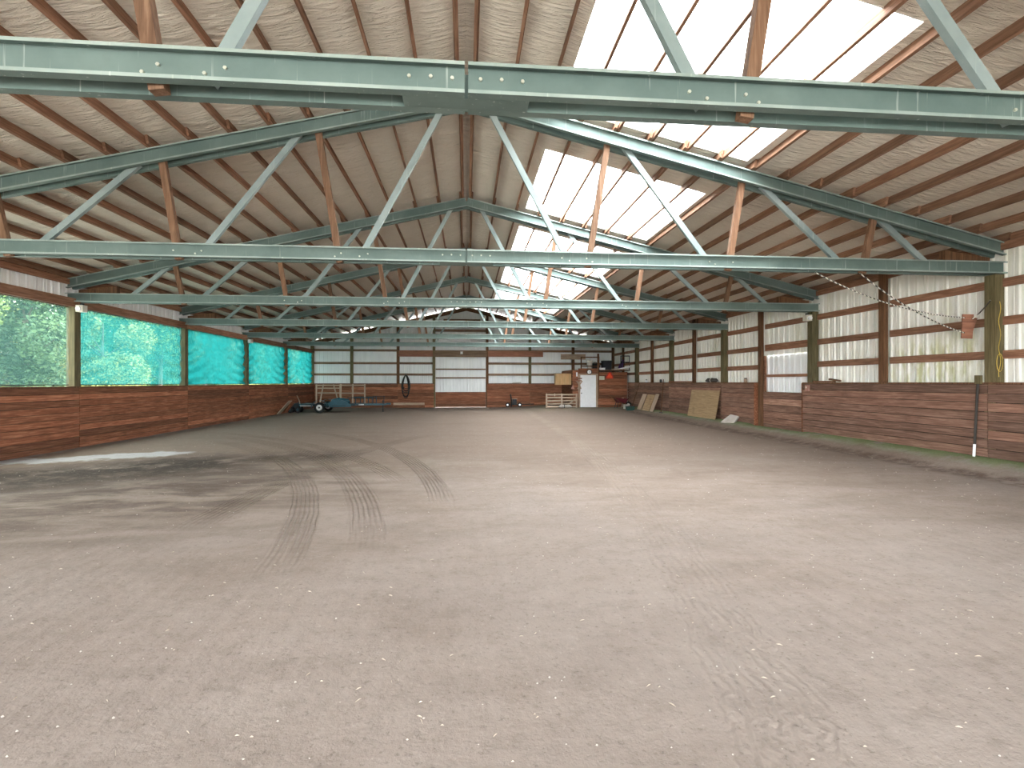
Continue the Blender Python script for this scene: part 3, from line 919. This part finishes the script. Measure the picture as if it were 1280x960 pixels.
t = thing('saddle_bag', 'black bag on the tack room roof between clock and corner', 'bag', roofp(744, YTR + .95))
MB().tube([(-.28, 0, .18), (-.2, 0, .2), (.2, 0, .2), (.28, 0, .18)], [.1, .2, .2, .1], 12).obj('bag_body', 'black', t, smooth=True)
MB().torus((0, 0, .38), .10, .015, 'y').obj('bag_handle', 'black', t)
t = thing('dark_crate', 'dark crate on the tack room roof above the orange triangle', 'crate', roofp(758, YTR + .6))
board('crate_body', (0, 0, .26), (.52, .4, .50), 'dark', t); board('crate_lid', (.02, 0, .53), (.60, .44, .05), 'black', t)
t = thing('plastic_tub', 'low white tub on the edge of the tack room roof', 'tub', roofp(752.5, YTR + .12))
board('tub_body', (0, 0, .05), (.32, .2, .10), 'white', t); board('tub_rim', (0, 0, .11), (.35, .23, .02), 'white', t)
t = thing('white_pipe', 'white pipe lying on the tack room roof at its right end', 'pipe', roofp(780, YTR + .2))
MB().tube([(-.32, 0, .05), (.36, -.05, .19)], .045, 10).obj('pipe_body', 'white', t)
MB().tube([(-.36, 0, .042), (-.30, 0, .055)], .058, 10).obj('pipe_collar', 'cream', t)
tag(MB().tube([(-.45, 0, .04), (.45, .1, .07)], .03, 8).obj('roof_pole', 'pale_x', None, roofp(774, YTR + .12)), 'thin pale pole lying on the tack room roof above the triangle', 'pole')
t = thing('folding_chair_frame', 'dark rectangular metal frame standing on the tack room roof corner', 'frame', roofp(781.5, YTR + .3))
for x in (-.26, .26): board('upright', (x, 0, .42), (.05, .04, .84), 'dark', t)
for z in (.82, .45): board('cross_bar', (0, 0, z), (.56, .04, .05), 'dark', t)
t = thing('purple_blanket', 'purple blanket draped on the tack room roof by the white pipe', 'blanket', roofp(777, YTR + .75))
m = MB().tube([(-.12, 0, 0), (-.05, 0, .2), (.03, 0, .42), (.1, 0, .62)], [.14, .13, .09, .04], 10)
m.obj('blanket_body', 'purple', t, smooth=True)

# ---------------------------------------------------------------- utility trailer
p = on_z(404, 515)
TRY = p.y + .15
t = thing('utility_trailer', 'teal single-axle utility trailer parked in the far left corner', 'trailer', (p.x, TRY, fz(p.x, TRY)))
S1 = (p.y * CA + p.x * SA) / F           # metres per pixel at the trailer
def tx(px): return (px - 404) * S1
for sy in (-1, 1):
    w = MB().torus((tx(404), sy * .85 - .0, .27), .20, .075, 'y', 24, 10).obj('tyre', 'rubber', t, smooth=True)
    MB().disc((tx(404), sy * .85, .27), .15, .11, 'y').obj('wheel_rim', 'chrome', w)
    MB().disc((tx(404), sy * .85, .27), .05, .14, 'y', 12).obj('hub', 'dark', w)
    m = MB(); n = 14
    for k in range(n + 1):
        a = math.pi * k / n
        r = .385
        m.v += [(tx(404) - r * math.cos(a) * 1.05, sy * .85 - .13, .27 + r * math.sin(a)), (tx(404) - r * math.cos(a) * 1.05, sy * .85 + .13, .27 + r * math.sin(a))]
    m.f += [(2 * k, 2 * k + 1, 2 * k + 3, 2 * k + 2) for k in range(n)]
    m.obj('fender', 'teal' if sy > 0 else 'teal', t, smooth=True)
    board('fender_trim', (tx(388), sy * .78, .36), (.62, .05, .05), 'chrome', t)
    board('side_rail', ((tx(381) + tx(446)) / 2, sy * .68, .40), (tx(446) - tx(381), .06, .10), 'teal_dark', t)
    for px in (446, 456, 466): board('rail_post', (tx(px), sy * .62, .58), (.035, .035, .42), 'teal_dark', t)
    board('top_rail', ((tx(436) + tx(466)) / 2, sy * .62, .77), (tx(466) - tx(436), .035, .035), 'teal_dark', t)
    board('front_rail', ((tx(440) + tx(482)) / 2, sy * .35, .40), (tx(482) - tx(440), .06, .08), 'teal', t, (0, 0, -sy * .16))
board('deck', ((tx(381) + tx(452)) / 2, 0, .42), (tx(452) - tx(381), 1.34, .05), 'teal_dark', t)
board('axle', (tx(404), 0, .27), (.06, 1.6, .06), 'dark', t)
board('reflector', (tx(453), -.66, .41), (.26, .02, .05), 'white', t)
MB().tube([(tx(477), -.05, .0), (tx(477), -.05, .62)], .03, 8).obj('jack', 'dark', t)
MB().disc((tx(477), -.05, .012), .06, .024, 'z', 10).obj('jack_foot', 'dark', t)
MB().box((tx(484), 0, .42), (.22, .10, .10)).obj('coupler', 'teal', t)
board('rear_beam', (tx(380), 0, .40), (.07, 1.5, .12), 'teal', t)
for px in (466, 479): board('rack_post', (tx(px), -.25, .62), (.03, .03, .44), 'dark', t)
board('rack_bar', ((tx(466) + tx(479)) / 2, -.25, .84), (tx(480) - tx(465), .03, .03), 'dark', t)
# teal tank on the bed
t2 = thing('teal_tank', 'rounded teal plastic tank on the trailer behind its wheel', 'tank', (p.x + tx(427), TRY - .45, fz(p.x, TRY) + .445))
MB().tube([(-.50, 0, .10), (-.42, 0, .13), (-.2, 0, .16), (.15, 0, .16), (.4, 0, .13), (.5, 0, .09)], [.02, .12, .15, .15, .12, .02], 16).obj('tank_body', 'teal', t2, smooth=True)
MB().disc((-.1, 0, .32), .06, .04, 'z', 12).obj('tank_cap', 'black', t2)
for sx in (-.25, .25): board('cradle', (sx, 0, .03), (.06, .3, .06), 'dark', t2)
t2 = thing('blue_cover', 'teal panel hanging on the trailer side beside its wheel', 'panel', (p.x + tx(427), TRY - .76, fz(p.x, TRY) + .08))
m = MB(); n = 12
top = [(tx(413) + (tx(441) - tx(413)) * k / n - tx(427), .36 + .24 * math.sin(math.pi * (k / n) ** .8)) for k in range(n + 1)]
m.prism([(q[0], q[1]) for q in top] + [(top[-1][0], .22), (top[0][0] + .15, .20)], -.02, .02)
m.obj('cover_panel', 'teal', t2); board('panel_batten', (0, -.03, .28), (.7, .02, .04), 'teal_dark', t2)
# upright timber frames on the trailer
zt = fz(p.x, TRY) + .445
def frame(name, label, x0, x1, y, h, uprights, bars, diag=()):
    t = thing(name, label, 'frame', (p.x + (x0 + x1) / 2, y, zt), group='pale timber frames on the trailer')
    w = x1 - x0
    for u in uprights: board('upright', (-w / 2 + w * u, 0, h / 2), (.075, .05, h), 'pale_z', t)
    for bz in bars: board('cross_bar', (0, .045, h * bz), (w, .035, .065), 'pale_x', t)
    for (u0, z0, u1, z1) in diag:
        a, b = Vector((-w / 2 + w * u0, -.045, h * z0)), Vector((-w / 2 + w * u1, -.045, h * z1)); d = b - a
        MB().box((0, 0, 0), (.06, .035, d.length), Matrix.Rotation(math.atan2(d.x, d.z), 3, 'Y')).obj('diagonal_bar', 'pale_z', t, tuple((a + b) / 2))
frame('timber_frame', 'pale timber frame with slanting bars over the trailer wheel', tx(392.5), tx(422), TRY + .35, 1.02, (0, 1), (.95, .80, .55), ((.15, 0, .3, 1), (.95, 0, .72, 1)))
frame('timber_frame', 'plain pale timber frame with three uprights at the trailer middle', tx(423), tx(453), TRY + .28, 1.05, (0, .5, 1), (.93, .52))
# dark tiller left of the trailer
q = on_z(369, 516)
t = thing('garden_tiller', 'dark wheeled garden machine left of the trailer', 'machine', (q.x - .09, q.y + .25, fz(q.x, q.y)))
t.scale = (.85, .85, .85)
for sx, sy in ((-.22, -.25), (.24, -.25), (.24, .25), (-.22, .25)):
    w = MB().torus((sx, sy, .20), .13, .07, 'y', 18, 8).obj('wheel', 'rubber', t, smooth=True)
    MB().disc((sx, sy, .20), .09, .10, 'y', 12).obj('wheel_hub', 'teal_dark', w)
MB().tube([(-.32, 0, .30), (-.2, 0, .36), (.15, 0, .40), (.34, 0, .34)], [.10, .19, .21, .10], 12).obj('engine_body', 'dark', t, smooth=True)
MB().tube([(.1, .2, .42), (.22, .22, .62)], .08, 10).obj('engine_cap', 'teal_dark', t)
MB().tube([(.30, .1, .3), (.22, .1, .75), (.08, .1, 1.05)], .022, 6).obj('handle', 'pale_z', t)
# boards leaning in the corner
for k in range(2):
    base = on_z(344 + 5 * k, 518 - 1.5 * k); base.z = .02; base.x = max(base.x, -XK + .12)
    tip = on_y(364 + 4 * k, 501 + 1.5 * k, base.y + .12)
    d = tip - base; L = d.length; ang = math.atan2(d.x, d.z)
    o = MB().box((0, 0, L / 2), (.03, .5 - .1 * k, L)).obj('leaning_board', 'pale_z' if k == 0 else 'kick_y', None, base, (0, ang, 0))
    tag(o, ('pale board tilted up in the left corner before the dark machine', 'brown board tilted up in the left corner just behind the pale one')[k], 'board')

# hose hanging on the back wall
c = on_y(507, 478, YF - .05)
t = thing('hanging_hose', 'dark hose coiled over a hook on the back wall left of the big door', 'hose', (c.x, YF - .03, 0))
MB().box((0, .0, EYE + .30 * U), (.05, .10, .08)).obj('hook', 'dark', t)
for k in range(5):
    r = random.Random(k); top, bot = EYE + .28 * U, (.36 + .10 * k + r.uniform(-.03, .03)) * U
    w = .17 + .04 * (k % 3)
    pts = []
    for j in range(29):
        a = 2 * math.pi * j / 28
        pts.append((math.sin(a) * w * (1 - .35 * math.cos(a)) + .01 * k, -.03 - .022 * (k % 3), (top + bot) / 2 + (top - bot) / 2 * math.cos(a)))
    MB().tube(pts, .028, 6).obj('hose_loop', 'rubber' if k % 2 else 'rope_dark', t, smooth=True)
# kerb timber lying below the hose
q = on_z(512, 509)
tag(board('loose_timber', ((BX[2] + .7), YF - .16, .24), (1.9, .10, .14), 'pale_x'), 'pale timber lying along the back wall below the hose', 'timber')
tag(board('base_timber', ((BX[2] + .7), YF - .16, .085), (1.96, .16, .17), 'kick_x'), 'brown timber under the pale one below the hose', 'timber')
# small machine by the back wall
c = on_z(642, 510); y = YF - .45
c = on_y(642, 510, y)
t = thing('hand_cultivator', 'small dark hand cultivator standing by the back wall right of the big door', 'machine', (c.x, y, fz(c.x, y)))
board('motor_box', (.05, 0, .32), (.26, .28, .34), 'dark', t); board('seat_plate', (.05, 0, .51), (.34, .3, .04), 'pale_x', t)
MB().tube([(-.14, 0, .02), (-.14, 0, .5), (-.2, 0, .82)], .04, 8).obj('handle', 'black', t)
for sx in (-.38, .38):
    w = MB().torus((sx, -.05, .14), .10, .035, 'y', 18, 8).obj('wheel', 'rubber', t, smooth=True)
    MB().disc((sx, -.05, .14), .06, .05, 'y', 12).obj('wheel_hub', 'chrome', w)
MB().tube([(-.42, .0, .14), (.42, 0, .16)], .02, 6).obj('axle', 'dark', t)
MB().tube([(.4, 0, .16), (1.3, .05, .19)], .03, 6).obj('drag_bar', 'black', t)
tag(board('ledge_offcut', (on_y(646, 478, YF).x, YF + .05, EYE - .03 * U + .02), (.55, .10, .05), 'cement', None, (0, -.06, 0)), 'grey offcut of board lying on the back kick wall ledge', 'board')

# timber gate panel in front of the tack room
a, b = on_y(682.5, 510, YTR - .35), on_y(722, 510, YTR - .35)
W = b.x - a.x
t = thing('gate_panel', 'weathered slatted gate panel standing left of the tack room', 'gate', ((a.x + b.x) / 2, YTR - .32, fz((a.x + b.x) / 2, YTR - .3)), (-.06, 0, 0))
H = .80
for k in range(5): board('slat', (0, 0, .06 + (H - .12) * k / 4), (W, .03, .085), 'pale_x', t, (0, RNG.uniform(-.006, .006), 0))
for u in (.02, .5, .97): board('stile', (-W / 2 + W * u, -.03, H / 2), (.085, .03, H), 'pale_z', t)
board('short_slat', (-W / 2 + W * .28, -.03, H - .07), (.05, .03, .16), 'pale_z', t)
MB().box((0, 0, 0), (.07, .03, .72), Matrix.Rotation(.95, 3, 'Y')).obj('diagonal_slat', 'pale_z', t, (W * .33, -.05, .35))
t = thing('feed_sack', 'low grey-brown bundle lying at the foot of the slatted gate panel', 'bundle', ((a.x + b.x) / 2 + .1, YTR - .55, fz((a.x + b.x) / 2, YTR - .5)))
MB().tube([(-.3, 0, .07), (-.2, 0, .09), (.3, .02, .09), (.45, 0, .06)], [.03, .09, .09, .03], 10).obj('bundle_body', 'cement', t, smooth=True)
board('bundle_strap', (0, 0, .095), (.03, .2, .19), 'dark', t)

# ---------------------------------------------------------------- things along the right kick wall
def wall_spot(px): return on_x(px, 500, XK)
def leaner(name, label, cat, px_near, px_far, L, foot, thick, mat, tilt=0, xw=XK):
    n, f = on_x(px_near, 500, XK - foot / 2), on_x(px_far, 500, XK - foot / 2)
    w = f.y - n.y; yc = (n.y + f.y) / 2
    x0 = xw - foot; z0 = fz(x0, yc)
    ang = math.asin(min(.95, (foot - thick - .012) / L))
    o = MB().box((-thick / 2, 0, L / 2), (thick, w, L)).obj(name, mat, None, (x0 + .0, yc, z0), (tilt, ang, 0))
    return tag(o, label, cat)
leaner('plywood_sheet', 'large tan plywood sheet leaning on the right kick wall', 'plywood', 898, 863, 1.08, .22, .02, 'ply')
t = on_x(909, 523, XK - .35)
m = MB().prism([(-.28, 0), (.26, .0), (.30, .30), (-.05, .36)], -.03, .03)
tag(m.obj('stone_slab', 'cement', None, (t.x + .02, t.y, fz(t.x, t.y) + .01), (-.7, 0, -1.15)), 'small grey slab tilted at the wall foot right of the plywood', 'slab')
for k, (pn, pf, L, mt, lb_) in enumerate(((821, 817, 1.05, 'pale_z', 'narrow pale board leaning, nearest of the boards by the tack room'),
                                          (816, 807, 1.0, 'ply', 'wide tan board leaning, in the middle of the boards by the tack room'),
                                          (806, 801, 1.0, 'pale_z', 'grey board leaning, farthest of the boards by the tack room'))):
    leaner('leaning_board', lb_, 'board', pn, pf, L * .86, .36, .03, mt)
q = on_x(833, 480, XK)
t = thing('long_rake', 'thin long-handled rake leaning on the right kick wall behind the plywood', 'rake', (XK - .36, q.y - .25, fz(XK - .36, q.y)))
MB().tube([(0, 0, .02), (.30, .45, 1.55)], .018, 6).obj('handle', 'post_brown', t)
MB().tube([(0, -.2, .02), (0, .2, .02)], .018, 6).obj('rake_head', 'dark', t)
for k in range(6): MB().box((0, -.18 + .072 * k, -.005), (.012, .012, .05)).obj('tine', 'dark', t)
q = on_x(795, 495, XK)
t = thing('pitch_fork', 'dark-handled fork leaning on the right kick wall beside the boards', 'fork', (XK - .42, q.y - .5, fz(XK - .42, q.y)))
MB().tube([(0, 0, .02), (.37, -.25, 1.42)], .018, 6).obj('handle', 'post_brown', t)
MB().tube([(-.01, -.12, .12), (-.01, .12, .12)], .015, 6).obj('fork_head', 'dark', t)
for k in range(4): MB().tube([(-.01, -.11 + .073 * k, .12), (-.03, -.11 + .073 * k, .0)], .008, 5).obj('prong', 'dark', t)
# wheelbarrow-like heap in the corner
y0 = YTR - .85
c = on_y(776, 505, y0)
t = thing('wheelbarrow', 'wheelbarrow with a maroon tray parked beside the tack room corner', 'wheelbarrow', (c.x, y0, fz(c.x, y0)))
m = MB(); m.add([(-.38, -.25, .58), (.36, -.25, .52), (.36, .25, .52), (-.38, .25, .58), (-.22, -.16, .30), (.24, -.16, .28), (.24, .16, .28), (-.22, .16, .30)],
      [(0, 1, 5, 4), (1, 2, 6, 5), (2, 3, 7, 6), (3, 0, 4, 7), (4, 5, 6, 7)])
m.obj('tray', 'maroon', t)
for sy in (-1, 1):
    MB().tube([(.42, sy * .08, .18), (-.1, sy * .2, .33), (-.62, sy * .27, .72)], .02, 6).obj('handle', 'post_brown', t)
    MB().tube([(-.2, sy * .2, .36), (-.3, sy * .22, .01)], .018, 6).obj('leg', 'dark', t)
w = MB().torus((.44, 0, .18), .13, .045, 'y', 18, 8).obj('wheel', 'rubber', t, smooth=True)
MB().disc((.44, 0, .18), .08, .05, 'y', 12).obj('wheel_hub', 'cream', w)
c = on_y(783, 508, y0 - .7)
tag(board('concrete_block', (c.x, y0 - .7, fz(c.x, y0 - .7) + .12), (.26, .2, .24), 'cement', None, (0, 0, .2)), 'pale concrete block on the ground before the tack room corner', 'block')
c = Vector((5.42 * U, 0, 0)); y0 = 16.75 * U + .5
t = thing('storage_tote', 'low dark green tote on the ground beside the leaning boards', 'tote', (c.x, y0 - .5, fz(c.x, y0 - .5)))
board('tote_body', (0, 0, .10), (.40, .3, .20), 'green_lid', t); board('tote_lid', (0, 0, .215), (.44, .34, .03), 'black', t)
c = on_y(779, 503, YTR - .3)
tag(board('short_post', (c.x, YTR - .2, fz(c.x, YTR - .2) + .26), (.09, .09, .55), 'pale_z', None, (0, .06, 0)), 'short pale post standing against the tack room beside the wheelbarrow', 'post')
# on the ledge of the right kick wall
zl = ZKR
def ledge(px): 
    p = on_x(px, 478, XK + .08); return (p.x, p.y, zl)
t = thing('rolled_tarp', 'dark rolled tarp on the right ledge above the plywood', 'tarp', ledge(890))
MB().tube([(0, -.45, .07), (0, -.3, .08), (0, .3, .085), (0, .5, .06)], [.03, .08, .085, .03], 10).obj('tarp_roll', 'rope_dark', t, smooth=True)
MB().torus((0, 0, .083), .088, .012, 'y', 16, 6).obj('tie', 'rope', t)
tag(board('ledge_plank', (ledge(850)[0], ledge(850)[1], zl + .03), (.12, 2.3, .05), 'kick_y'), 'brown plank lying on the right ledge beyond the rolled tarp', 'plank')
tag(board('ledge_stick', (ledge(1030)[0], ledge(1030)[1] , zl + .022), (.05, .75, .04), 'post_brown', None, (0, 0, .08)), 'short dark stick on the right ledge beside the third truss post', 'stick')
tag(board('ledge_stick', (ledge(1045)[0] - .03, ledge(1045)[1], zl + .06), (.05, .5, .04), 'post_brown', None, (.1, 0, -.15)), 'second dark stick crossed on top of the first on the right ledge', 'stick')
for k, (px, mt) in enumerate(((808, 'white'), (826, 'dark'), (932, 'pale_z'))):
    lx, ly, lz = ledge(px)
    t = thing('ledge_jar', ('small white jar on the right ledge near the tack room', 'small dark jar on the right ledge above the leaning rake', 'small pale jar at the ledge end by the side door')[k], 'jar', (lx, ly, lz))
    MB().tube([(0, 0, 0), (0, 0, .12)], .055, 10).obj('jar_body', mt, t); MB().tube([(0, 0, .12), (0, 0, .15)], .045, 10).obj('jar_lid', 'dark', t)
t = on_x(782 + 8, 474, XK)
# board in the door recess
q = on_x(953, 480, XK + .05)
t = thing('hand_saw_board', 'pale slanted board standing in the side door recess', 'board', (XK + .10, D1 + .02, EYE - .30 * U))
MB().box((0, 0, .32), (.03, .10, .66), Matrix.Rotation(.12, 3, 'X')).obj('board_blade', 'pale_z', t)
MB().box((0, -.02, .66), (.04, .14, .10)).obj('board_grip', 'red_board', t)
# leaning pole by the near right post
q = on_x(1218, 520, XK - .06)
t = thing('metal_pole', 'thin dark metal pole standing against the right kick wall by the near post', 'pole', (XK - .07, q.y, fz(XK - .07, q.y)))
MB().tube([(0, 0, -.02), (.03, -.05, 1.45)], .02, 8).obj('pole_shaft', 'rope_dark', t)
MB().tube([(-.001, 0, -.02), (.005, -.008, .22)], .0215, 8).obj('pole_tip', 'white', t)
MB().box((.035, -.052, 1.40), (.06, .10, .16)).obj('pole_bracket', 'post', t)
# small box fixed on the kick wall
q = on_x(1010, 485, XK)
t = thing('switch_box', 'small pale switch box on the right kick wall beside the door', 'switch box', (XK - .012, q.y - .02, q.z))
board('box_body', (-.02, 0, 0), (.06, .13, .16), 'pink', t); board('switch_toggle', (-.055, 0, .02), (.02, .03, .05), 'cream', t)
# hung board with ropes by the near right post
Pb = Vector((XK - .25, YT[2] + .42, EYE + .56 * U))
q1 = on_y(1209, 408, YT[2] + .35)
t = thing('hanging_board', 'small brown board hung from ropes beside the near right post', 'board', q1)
board('board_plate', (0, 0, 0), (.18, .03, .45), 'red_board', t, (0, .05, -.25))
board('board_plate', (.10, .03, .05), (.14, .03, .26), 'red_board', t, (0, .3, -.25))
def rope(name, label, p0, p1, sag, two=True):
    t = thing(name, label, 'rope', p0, group='striped ropes by the near right post')
    p0, p1 = Vector(p0), Vector(p1); N = 36
    pts = [(p0.lerp(p1, k / N) + Vector((0, 0, -sag * 4 * (k / N) * (1 - k / N)))) - p0 for k in range(N + 1)]
    MB().tube(pts, .011, 6).obj('rope_line', 'rope_stripe', t)
yr = YT[2] - .0
r1 = on_y(1019, 344, YT[2]); r2 = on_y(1075, 345, YT[2])
rope('striped_rope', 'striped rope tied farther left on the truss, running to the hung board', (r1.x, YT[2], ZCH - .02), q1 + Vector((-.05, 0, .16)), .16)
rope('striped_rope', 'striped rope tied nearer the post on the truss, running to the hung board', (r2.x, YT[2], ZCH - .02), q1 + Vector((-.06, 0, -.12)), .12)
r3 = Vector((XP0 - .01, YT[2] - .02, EYE + .92 * U))
rope('striped_rope', 'short striped rope from the hung board up to the near right post', q1 + Vector((.07, 0, .12)), r3, .03)
t = thing('yellow_cord', 'yellow cord hanging in a loop down the near right post', 'cord', (XP0 - .012, YT[2] - .10, 0))
zt_, zb_ = EYE + .9 * U, EYE + .06 * U
pts = [(0.02 * math.sin(k * .9), -.012, zt_ + (zb_ - zt_) * k / 20) for k in range(21)]
pts = [(a + .08, b, c) for a, b, c in pts]
MB().tube(pts, .005, 6).obj('cord_line', 'yellow', t)
MB().tube([(.08 + .06 * math.sin(a * .5), -.014, EYE + .22 * U + .16 * math.cos(a * .5)) for a in range(14)], .005, 6).obj('cord_loop', 'yellow', t)

# lamp boxes
def lampbox(label, loc, s=1.0, d=(1, 0)):
    t = thing('flood_lamp', label, 'lamp', loc, group='small white lamp boxes on posts')
    board('housing', (0, 0, 0), (.16 * s, .16 * s, .16 * s), 'cream', t)
    MB().disc((.0, -.10 * s, -.01), .055 * s, .06 * s, 'y', 12).obj('lens', 'white', t)
    board('bracket', (0, .02, .10 * s), (.06, .06, .06), 'dark', t)
lampbox('small white box high on the nearest left post in view, under a truss end', (-(XP0 - .13), YT[3] - .06, ZCH - .16))
lampbox('small white lamp high on a far left post between two teal nettings', (-(XP0 - .13), YT[5] - .06, ZCH - .16))
lampbox('small white box high on the right post beside the side door', (XP0 - .11, YT[3] - .06, ZCH - .18))
c = on_y(577, 441, YBACK - .35)
lampbox('small white lamp on the wide board above the big back door', (c.x, YBACK - .35, c.z))

# ---------------------------------------------------------------- trees outside the netted side
def tree_meshes(seed, h, rad, n):
    r = random.Random(seed); m = MB(); tr = MB()
    tr.tube([(0, 0, -.1), (.1, .05, h * .3), (.0, .1, h * .6), (.1, 0, h * .9)], [.2, .15, .1, .03], 8)
    blobs = []
    for k in range(14):
        a = r.uniform(0, 6.28); q = rad * math.sqrt(r.random()) * .75; z = h * r.uniform(.12, .95)
        blobs.append((Vector((q * math.cos(a), q * math.sin(a), z)), r.uniform(.35, .6) * rad))
        tr.tube([(0, 0, z * .7), (q * math.cos(a) * .6, q * math.sin(a) * .6, z * .9), (q * math.cos(a), q * math.sin(a), z)], [.05, .035, .012], 5)
    for k in range(n):
        c, R = r.choice(blobs)
        d = Vector((r.gauss(0, 1), r.gauss(0, 1), r.gauss(0, 1))).normalized() * R * r.uniform(.55, 1.0)
        p = c + d
        if p.z < .1: p.z = .1 + r.random() * .3
        s = r.uniform(.06, .15)
        u = Vector((r.gauss(0, 1), r.gauss(0, 1), r.gauss(0, .6))).normalized(); w = u.orthogonal().normalized()
        w.rotate(Matrix.Rotation(r.uniform(0, 6.28), 3, u))
        m.add([p - u * s, p + w * s * .5, p + u * s, p - w * s * .5], [(0, 1, 2, 3)])
    return m, tr
tvar = []
for k, (h, rad, mt) in enumerate(((7.5, 2.9, 'leaf_a'), (6.2, 2.6, 'leaf_b'), (9.0, 3.2, 'leaf_c'))):
    m, tr = tree_meshes(300 + k, h, rad, 24000)
    me = bpy.data.meshes.new('foliage'); me.from_pydata(m.v, [], m.f); me.materials.append(MAT[mt])
    tvar.append((me, tr.mesh('trunk', 'bark')))
r = random.Random(5); k = 0
for row, xx in enumerate((-14.5, -17.5, -21)):
    yy = 3.0 + row * 1.2
    while yy < 62:
        kd = (k * 2 + row) % 3; v = tvar[kd]
        t = thing('leafy_tree', ('mid green leafy tree outside, showing through the netting', 'yellowish green leafy tree outside, showing through the netting', 'tall deep green tree outside, showing through the netting')[kd], 'tree', ((xx - r.uniform(0, 1.2)) * U, yy * U, -.06), (0, 0, r.uniform(0, 6)), 'trees outside the netting')
        place('trunk', v[1], t); place('foliage', v[0], t)
        yy += r.uniform(3.2, 4.4); k += 1

# ---------------------------------------------------------------- straw and grit on the ground
r = random.Random(11); m = MB()
for k in range(700):
    y = 1.2 + (r.random() ** 1.6) * 18; x = r.uniform(-.95, .95) * min(XK - .4, y * 1.05 + 1)
    z = fz(x, y) + .004; a = r.uniform(0, math.pi); L = r.uniform(.005, .022); w = r.uniform(.0007, .0015)
    u = Vector((math.cos(a), math.sin(a), 0)); q = Vector((-u.y, u.x, 0)); p = Vector((x, y, z))
    m.add([p - u * L - q * w, p + u * L - q * w, p + u * L + q * w, p - u * L + q * w, p - u * L * .2 + Vector((0, 0, .006)), p + u * L * .2 + Vector((0, 0, .006))],
          [(0, 1, 5, 4), (3, 4, 5, 2), (0, 4, 3), (1, 2, 5)])
o = m.obj('straw_litter', 'straw'); tag(o, 'bits of pale straw scattered over the dirt', 'straw'); o['kind'] = 'stuff'
m = MB()
for k in range(700):
    y = 1.2 + (r.random() ** 1.6) * 16; x = r.uniform(-.95, .95) * min(XK - .4, y * 1.05 + 1)
    s = r.uniform(.003, .008); p = Vector((x, y, fz(x, y) + s * .3))
    vs = [p + Vector(d) * s * r.uniform(.7, 1.2) for d in ((1, 0, 0), (0, 1, 0), (-1, 0, 0), (0, -1, 0), (0, 0, .8), (0, 0, -.8))]
    m.add(vs, [(0, 1, 4), (1, 2, 4), (2, 3, 4), (3, 0, 4), (1, 0, 5), (2, 1, 5), (3, 2, 5), (0, 3, 5)])
o = m.obj('loose_grit', 'cement'); tag(o, 'small stones scattered over the dirt', 'stones'); o['kind'] = 'stuff'
